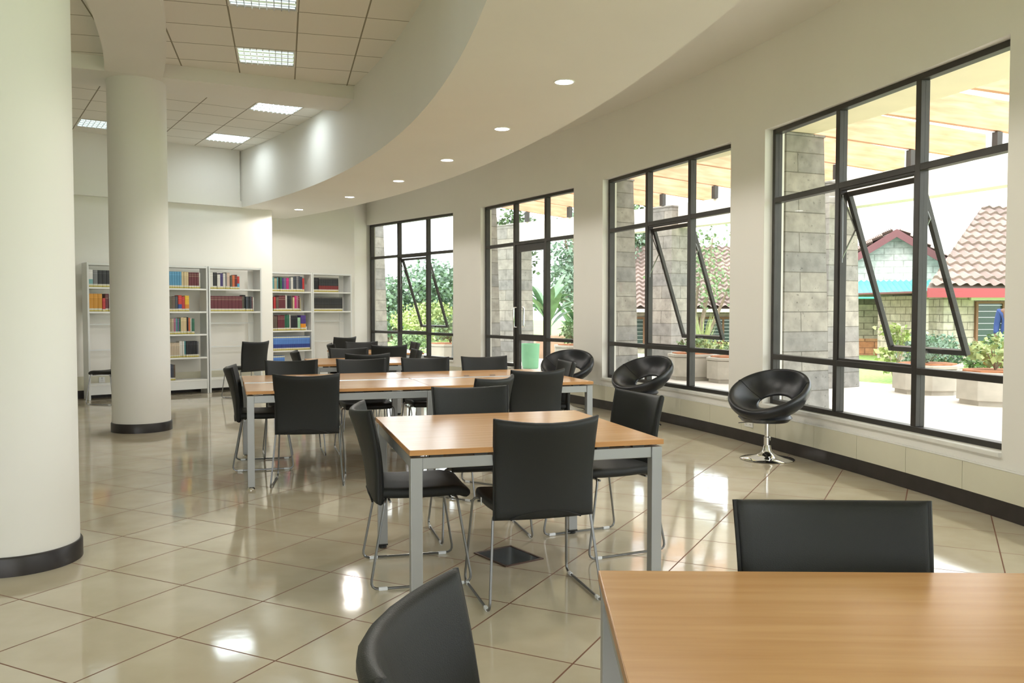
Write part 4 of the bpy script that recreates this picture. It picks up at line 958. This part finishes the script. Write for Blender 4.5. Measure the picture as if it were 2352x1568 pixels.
# awning: corrugated sheet
m = MB(); n = 120; vs = []; fs = []
for j, (v, z) in enumerate(((.0, 2.62), (-1.5, 2.20))):
    for i in range(n + 1): u = -2.4 + 4.8 * i / n; vs.append(Vector(lp(u, v, z + .03 * sin(i * pi / 2.))))
for i in range(n): fs.append((i, i + 1, n + 2 + i, n + 1 + i))
m.add(vs, fs); aw = m.build('awning', M['teal'], t)
m = MB(); m.tube([lp(-2.4, -1.45, 2.08), lp(2.4, -1.45, 2.08)], .03, 6)
for u in (-2.3, 1.9): m.tube([lp(u, -1.45, .345), lp(u, -1.45, 2.1)], .035, 8)
m.build('awning_post', M['teal'], aw)
# house with the red fascia on the right
hx, hy = 11.8, 21.2; a_ = R(8); ex = Vector((cos(a_), sin(a_), 0)); ey = Vector((-sin(a_), cos(a_), 0))
t = empty('tiled_house', (hx, hy, -.3)); tag(t, 'block house with a big tiled roof and a red fascia board', 'house')
m = MB(); m.prism([lp(-1.1, 0, 0)[:2], lp(5, 0, 0)[:2], lp(5, 3, 0)[:2], lp(-1.1, 3, 0)[:2]], .242, 2.0)
m.build('wall', M['house_wall'], t)
tiled('roof', t, lp(-2.1, -.7, 2.18), ex + ey * 0.0, ey * .80 + Vector((0, 0, .56)), 8, 4.2, hip=.95)
m = MB(); m.box(0, 0, 0, 0, 0, 0); m = MB(); Mx = Matrix(((ex.x, ey.x, 0, 0), (ex.y, ey.y, 0, 0), (0, 0, 1, 0), (0, 0, 0, 1))); m.box(-2.1, 6, -.74, -.70, 1.93, 2.15, Mx); m.build('fascia_board', M['fascia_red'], t)
m = MB(); m.box(-2.1, 6, -.70, 3.0, 2.05, 2.09, Mx); m.build('soffit', M['fascia_maroon'], t)
louvre_window(t, (lp(-.35, -.02, .75)), ex, 1.5, 1.1); m = MB(); m.box(-.5, 1.3, -.08, -.01, 1.87, 1.95, Mx); m.build('lintel', M['beam'], t)
m = MB(); m.box(-1.9, -1.78, -.3, -.1, .242, 2.05, Mx); m.box(-1.35, -1.1, -.25, -.0, .242, 2.05, Mx); m.build('post', M['house_wall'], t)
# long house with a window behind the third window
hx, hy = 4.3, 27.5; a_ = R(-6); ex = Vector((cos(a_), sin(a_), 0)); ey = Vector((-sin(a_), cos(a_), 0))
t = empty('long_house', (hx, hy, -.3)); tag(t, 'long low house with a wide tiled roof seen through the third window', 'house')
Mx = Matrix(((ex.x, ey.x, 0, 0), (ex.y, ey.y, 0, 0), (0, 0, 1, 0), (0, 0, 0, 1)))
m = MB(); m.box(-.9, 3.9, 0, 3, .242, 1.8, Mx); m.build('wall', M['house_wall'], t)
tiled('roof', t, lp(-1.3, -.75, 1.68), ex, ey * .86 + Vector((0, 0, .5)), 6.0, 4.2, .26, .28)
m = MB(); m.box(-1.3, 4.7, -.78, -.74, 1.56, 1.66, Mx); m.build('gutter', M['beam'], t)
louvre_window(t, lp(-.6, -.02, .45), ex, 1.1, .95); louvre_window(t, lp(1.7, -.02, .55), ex, 1.5, .85)
# distant roof seen in the door window
t = empty('small_house', (3.0, 36.0, -.3)); tag(t, 'small distant house roof at the right of the glass door window', 'house'); ex = Vector((1, .1, 0)).normalized(); ey = Vector((-.1, 1, 0)).normalized()
Mx = Matrix(((ex.x, ey.x, 0, 0), (ex.y, ey.y, 0, 0), (0, 0, 1, 0), (0, 0, 0, 1)))
m = MB(); m.box(-.2, 2.6, 0, 3, .242, 1.75, Mx); m.build('wall', M['house_wall'], t); tiled('roof', t, lp(-.9, -.5, 1.68), ex, ey * .8 + Vector((0, 0, .42)), 3.9, 1.9)
m = MB(); m.box(-.9, 3, -.53, -.5, 1.56, 1.66, Mx); m.build('gutter', M['beam'], t)

# person in blue at the right edge of the largest window
def skinned(name, verts, edges_, radii, m_, parent, sub=2, root=0):
    me = bpy.data.meshes.new(name); me.from_pydata(verts, edges_, []); o = bpy.data.objects.new(name, me); COL.objects.link(o); o.parent = parent; me.materials.append(m_)
    s_ = o.modifiers.new('skin', 'SKIN'); s_.use_smooth_shade = True
    for i, r_ in enumerate(radii):
        d = me.skin_vertices[0].data[i]; d.radius = (r_, r_) if not isinstance(r_, tuple) else r_; d.use_root = (i == root)
    q = o.modifiers.new('sub', 'SUBSURF'); q.levels = sub; q.render_levels = sub; return o
t = empty('person', (9.93, 17.0, -.06), R(150)); tag(t, 'person in blue work clothes, mostly hidden by the right window jamb', 'person')
V = [(0, 0, .95), (0, 0, 1.15), (0, .01, 1.36), (0, .01, 1.44), (0, .02, 1.53), (.10, 0, .90), (.11, .02, .50), (.11, -.02, .09), (-.10, 0, .90), (-.11, .06, .50), (-.11, .02, .09),
     (.19, 0, 1.36), (.24, 0, 1.08), (.25, .07, .86), (-.19, 0, 1.36), (-.24, 0, 1.08), (-.25, .07, .86), (.11, .09, .035), (-.11, .13, .035)]
E_ = [(0, 1), (1, 2), (2, 3), (3, 4), (0, 5), (5, 6), (6, 7), (0, 8), (8, 9), (9, 10), (2, 11), (11, 12), (12, 13), (2, 14), (14, 15), (15, 16), (7, 17), (10, 18)]
rr = [(.15, .11), (.14, .10), (.15, .10), .06, .055, .085, .06, .045, .085, .06, .045, .06, .045, .035, .06, .045, .035, .04, .04]
skinned('body', V, E_, rr, M['skin'], t)
V2 = [(0, 0, .97), (0, 0, 1.16), (0, .01, 1.37), (.10, 0, .90), (.11, .02, .50), (.11, -.02, .12), (-.10, 0, .90), (-.11, .06, .50), (-.11, .02, .12), (.19, 0, 1.37), (.24, 0, 1.08), (.25, .06, .90), (-.19, 0, 1.37), (-.24, 0, 1.08), (-.25, .06, .90)]
E2 = [(0, 1), (1, 2), (0, 3), (3, 4), (4, 5), (0, 6), (6, 7), (7, 8), (2, 9), (9, 10), (10, 11), (2, 12), (12, 13), (13, 14)]
skinned('overalls', V2, E2, [(.17, .13), (.16, .12), (.17, .12), .10, .078, .066, .10, .078, .066, .078, .06, .05, .078, .06, .05], M['blue_cloth'], t)
m = MB(); m.lathe([(.02, 1.50), (.055, 1.51), (.078, 1.56), (.088, 1.62), (.088, 1.68), (.075, 1.73), (.04, 1.765), (.0, 1.775)], 0, .02, 20); m.tube([(0, .10, 1.62), (0, .128, 1.60), (0, .105, 1.585)], .012, 6)
m.build('head', M['skin'], t, smooth=True)
m = MB(); m.lathe([(.094, 1.675), (.094, 1.70), (.082, 1.75), (.045, 1.785), (.0, 1.793)], 0, .02, 20); m.box(-.06, .06, .09, .17, 1.675, 1.685); m.build('cap', M['cap'], t, smooth=True)
for s_ in (-1, 1):
    h = MB(); h.tube([(s_ * .25, .065, .88), (s_ * .25, .09, .80)], [.03, .034], 8)
    for q in range(4): h.tube([(s_ * .25 + (q - 1.5) * .014, .092, .80), (s_ * .25 + (q - 1.5) * .015, .105, .76), (s_ * .25 + (q - 1.5) * .014, .098, .73 + .008 * abs(q - 1.3))], .0075, 6)
    h.tube([(s_ * .25 - s_ * .025, .085, .84), (s_ * .25 - s_ * .045, .105, .80), (s_ * .25 - s_ * .045, .11, .775)], .009, 6); h.build('hand', M['skin'], t, smooth=True)
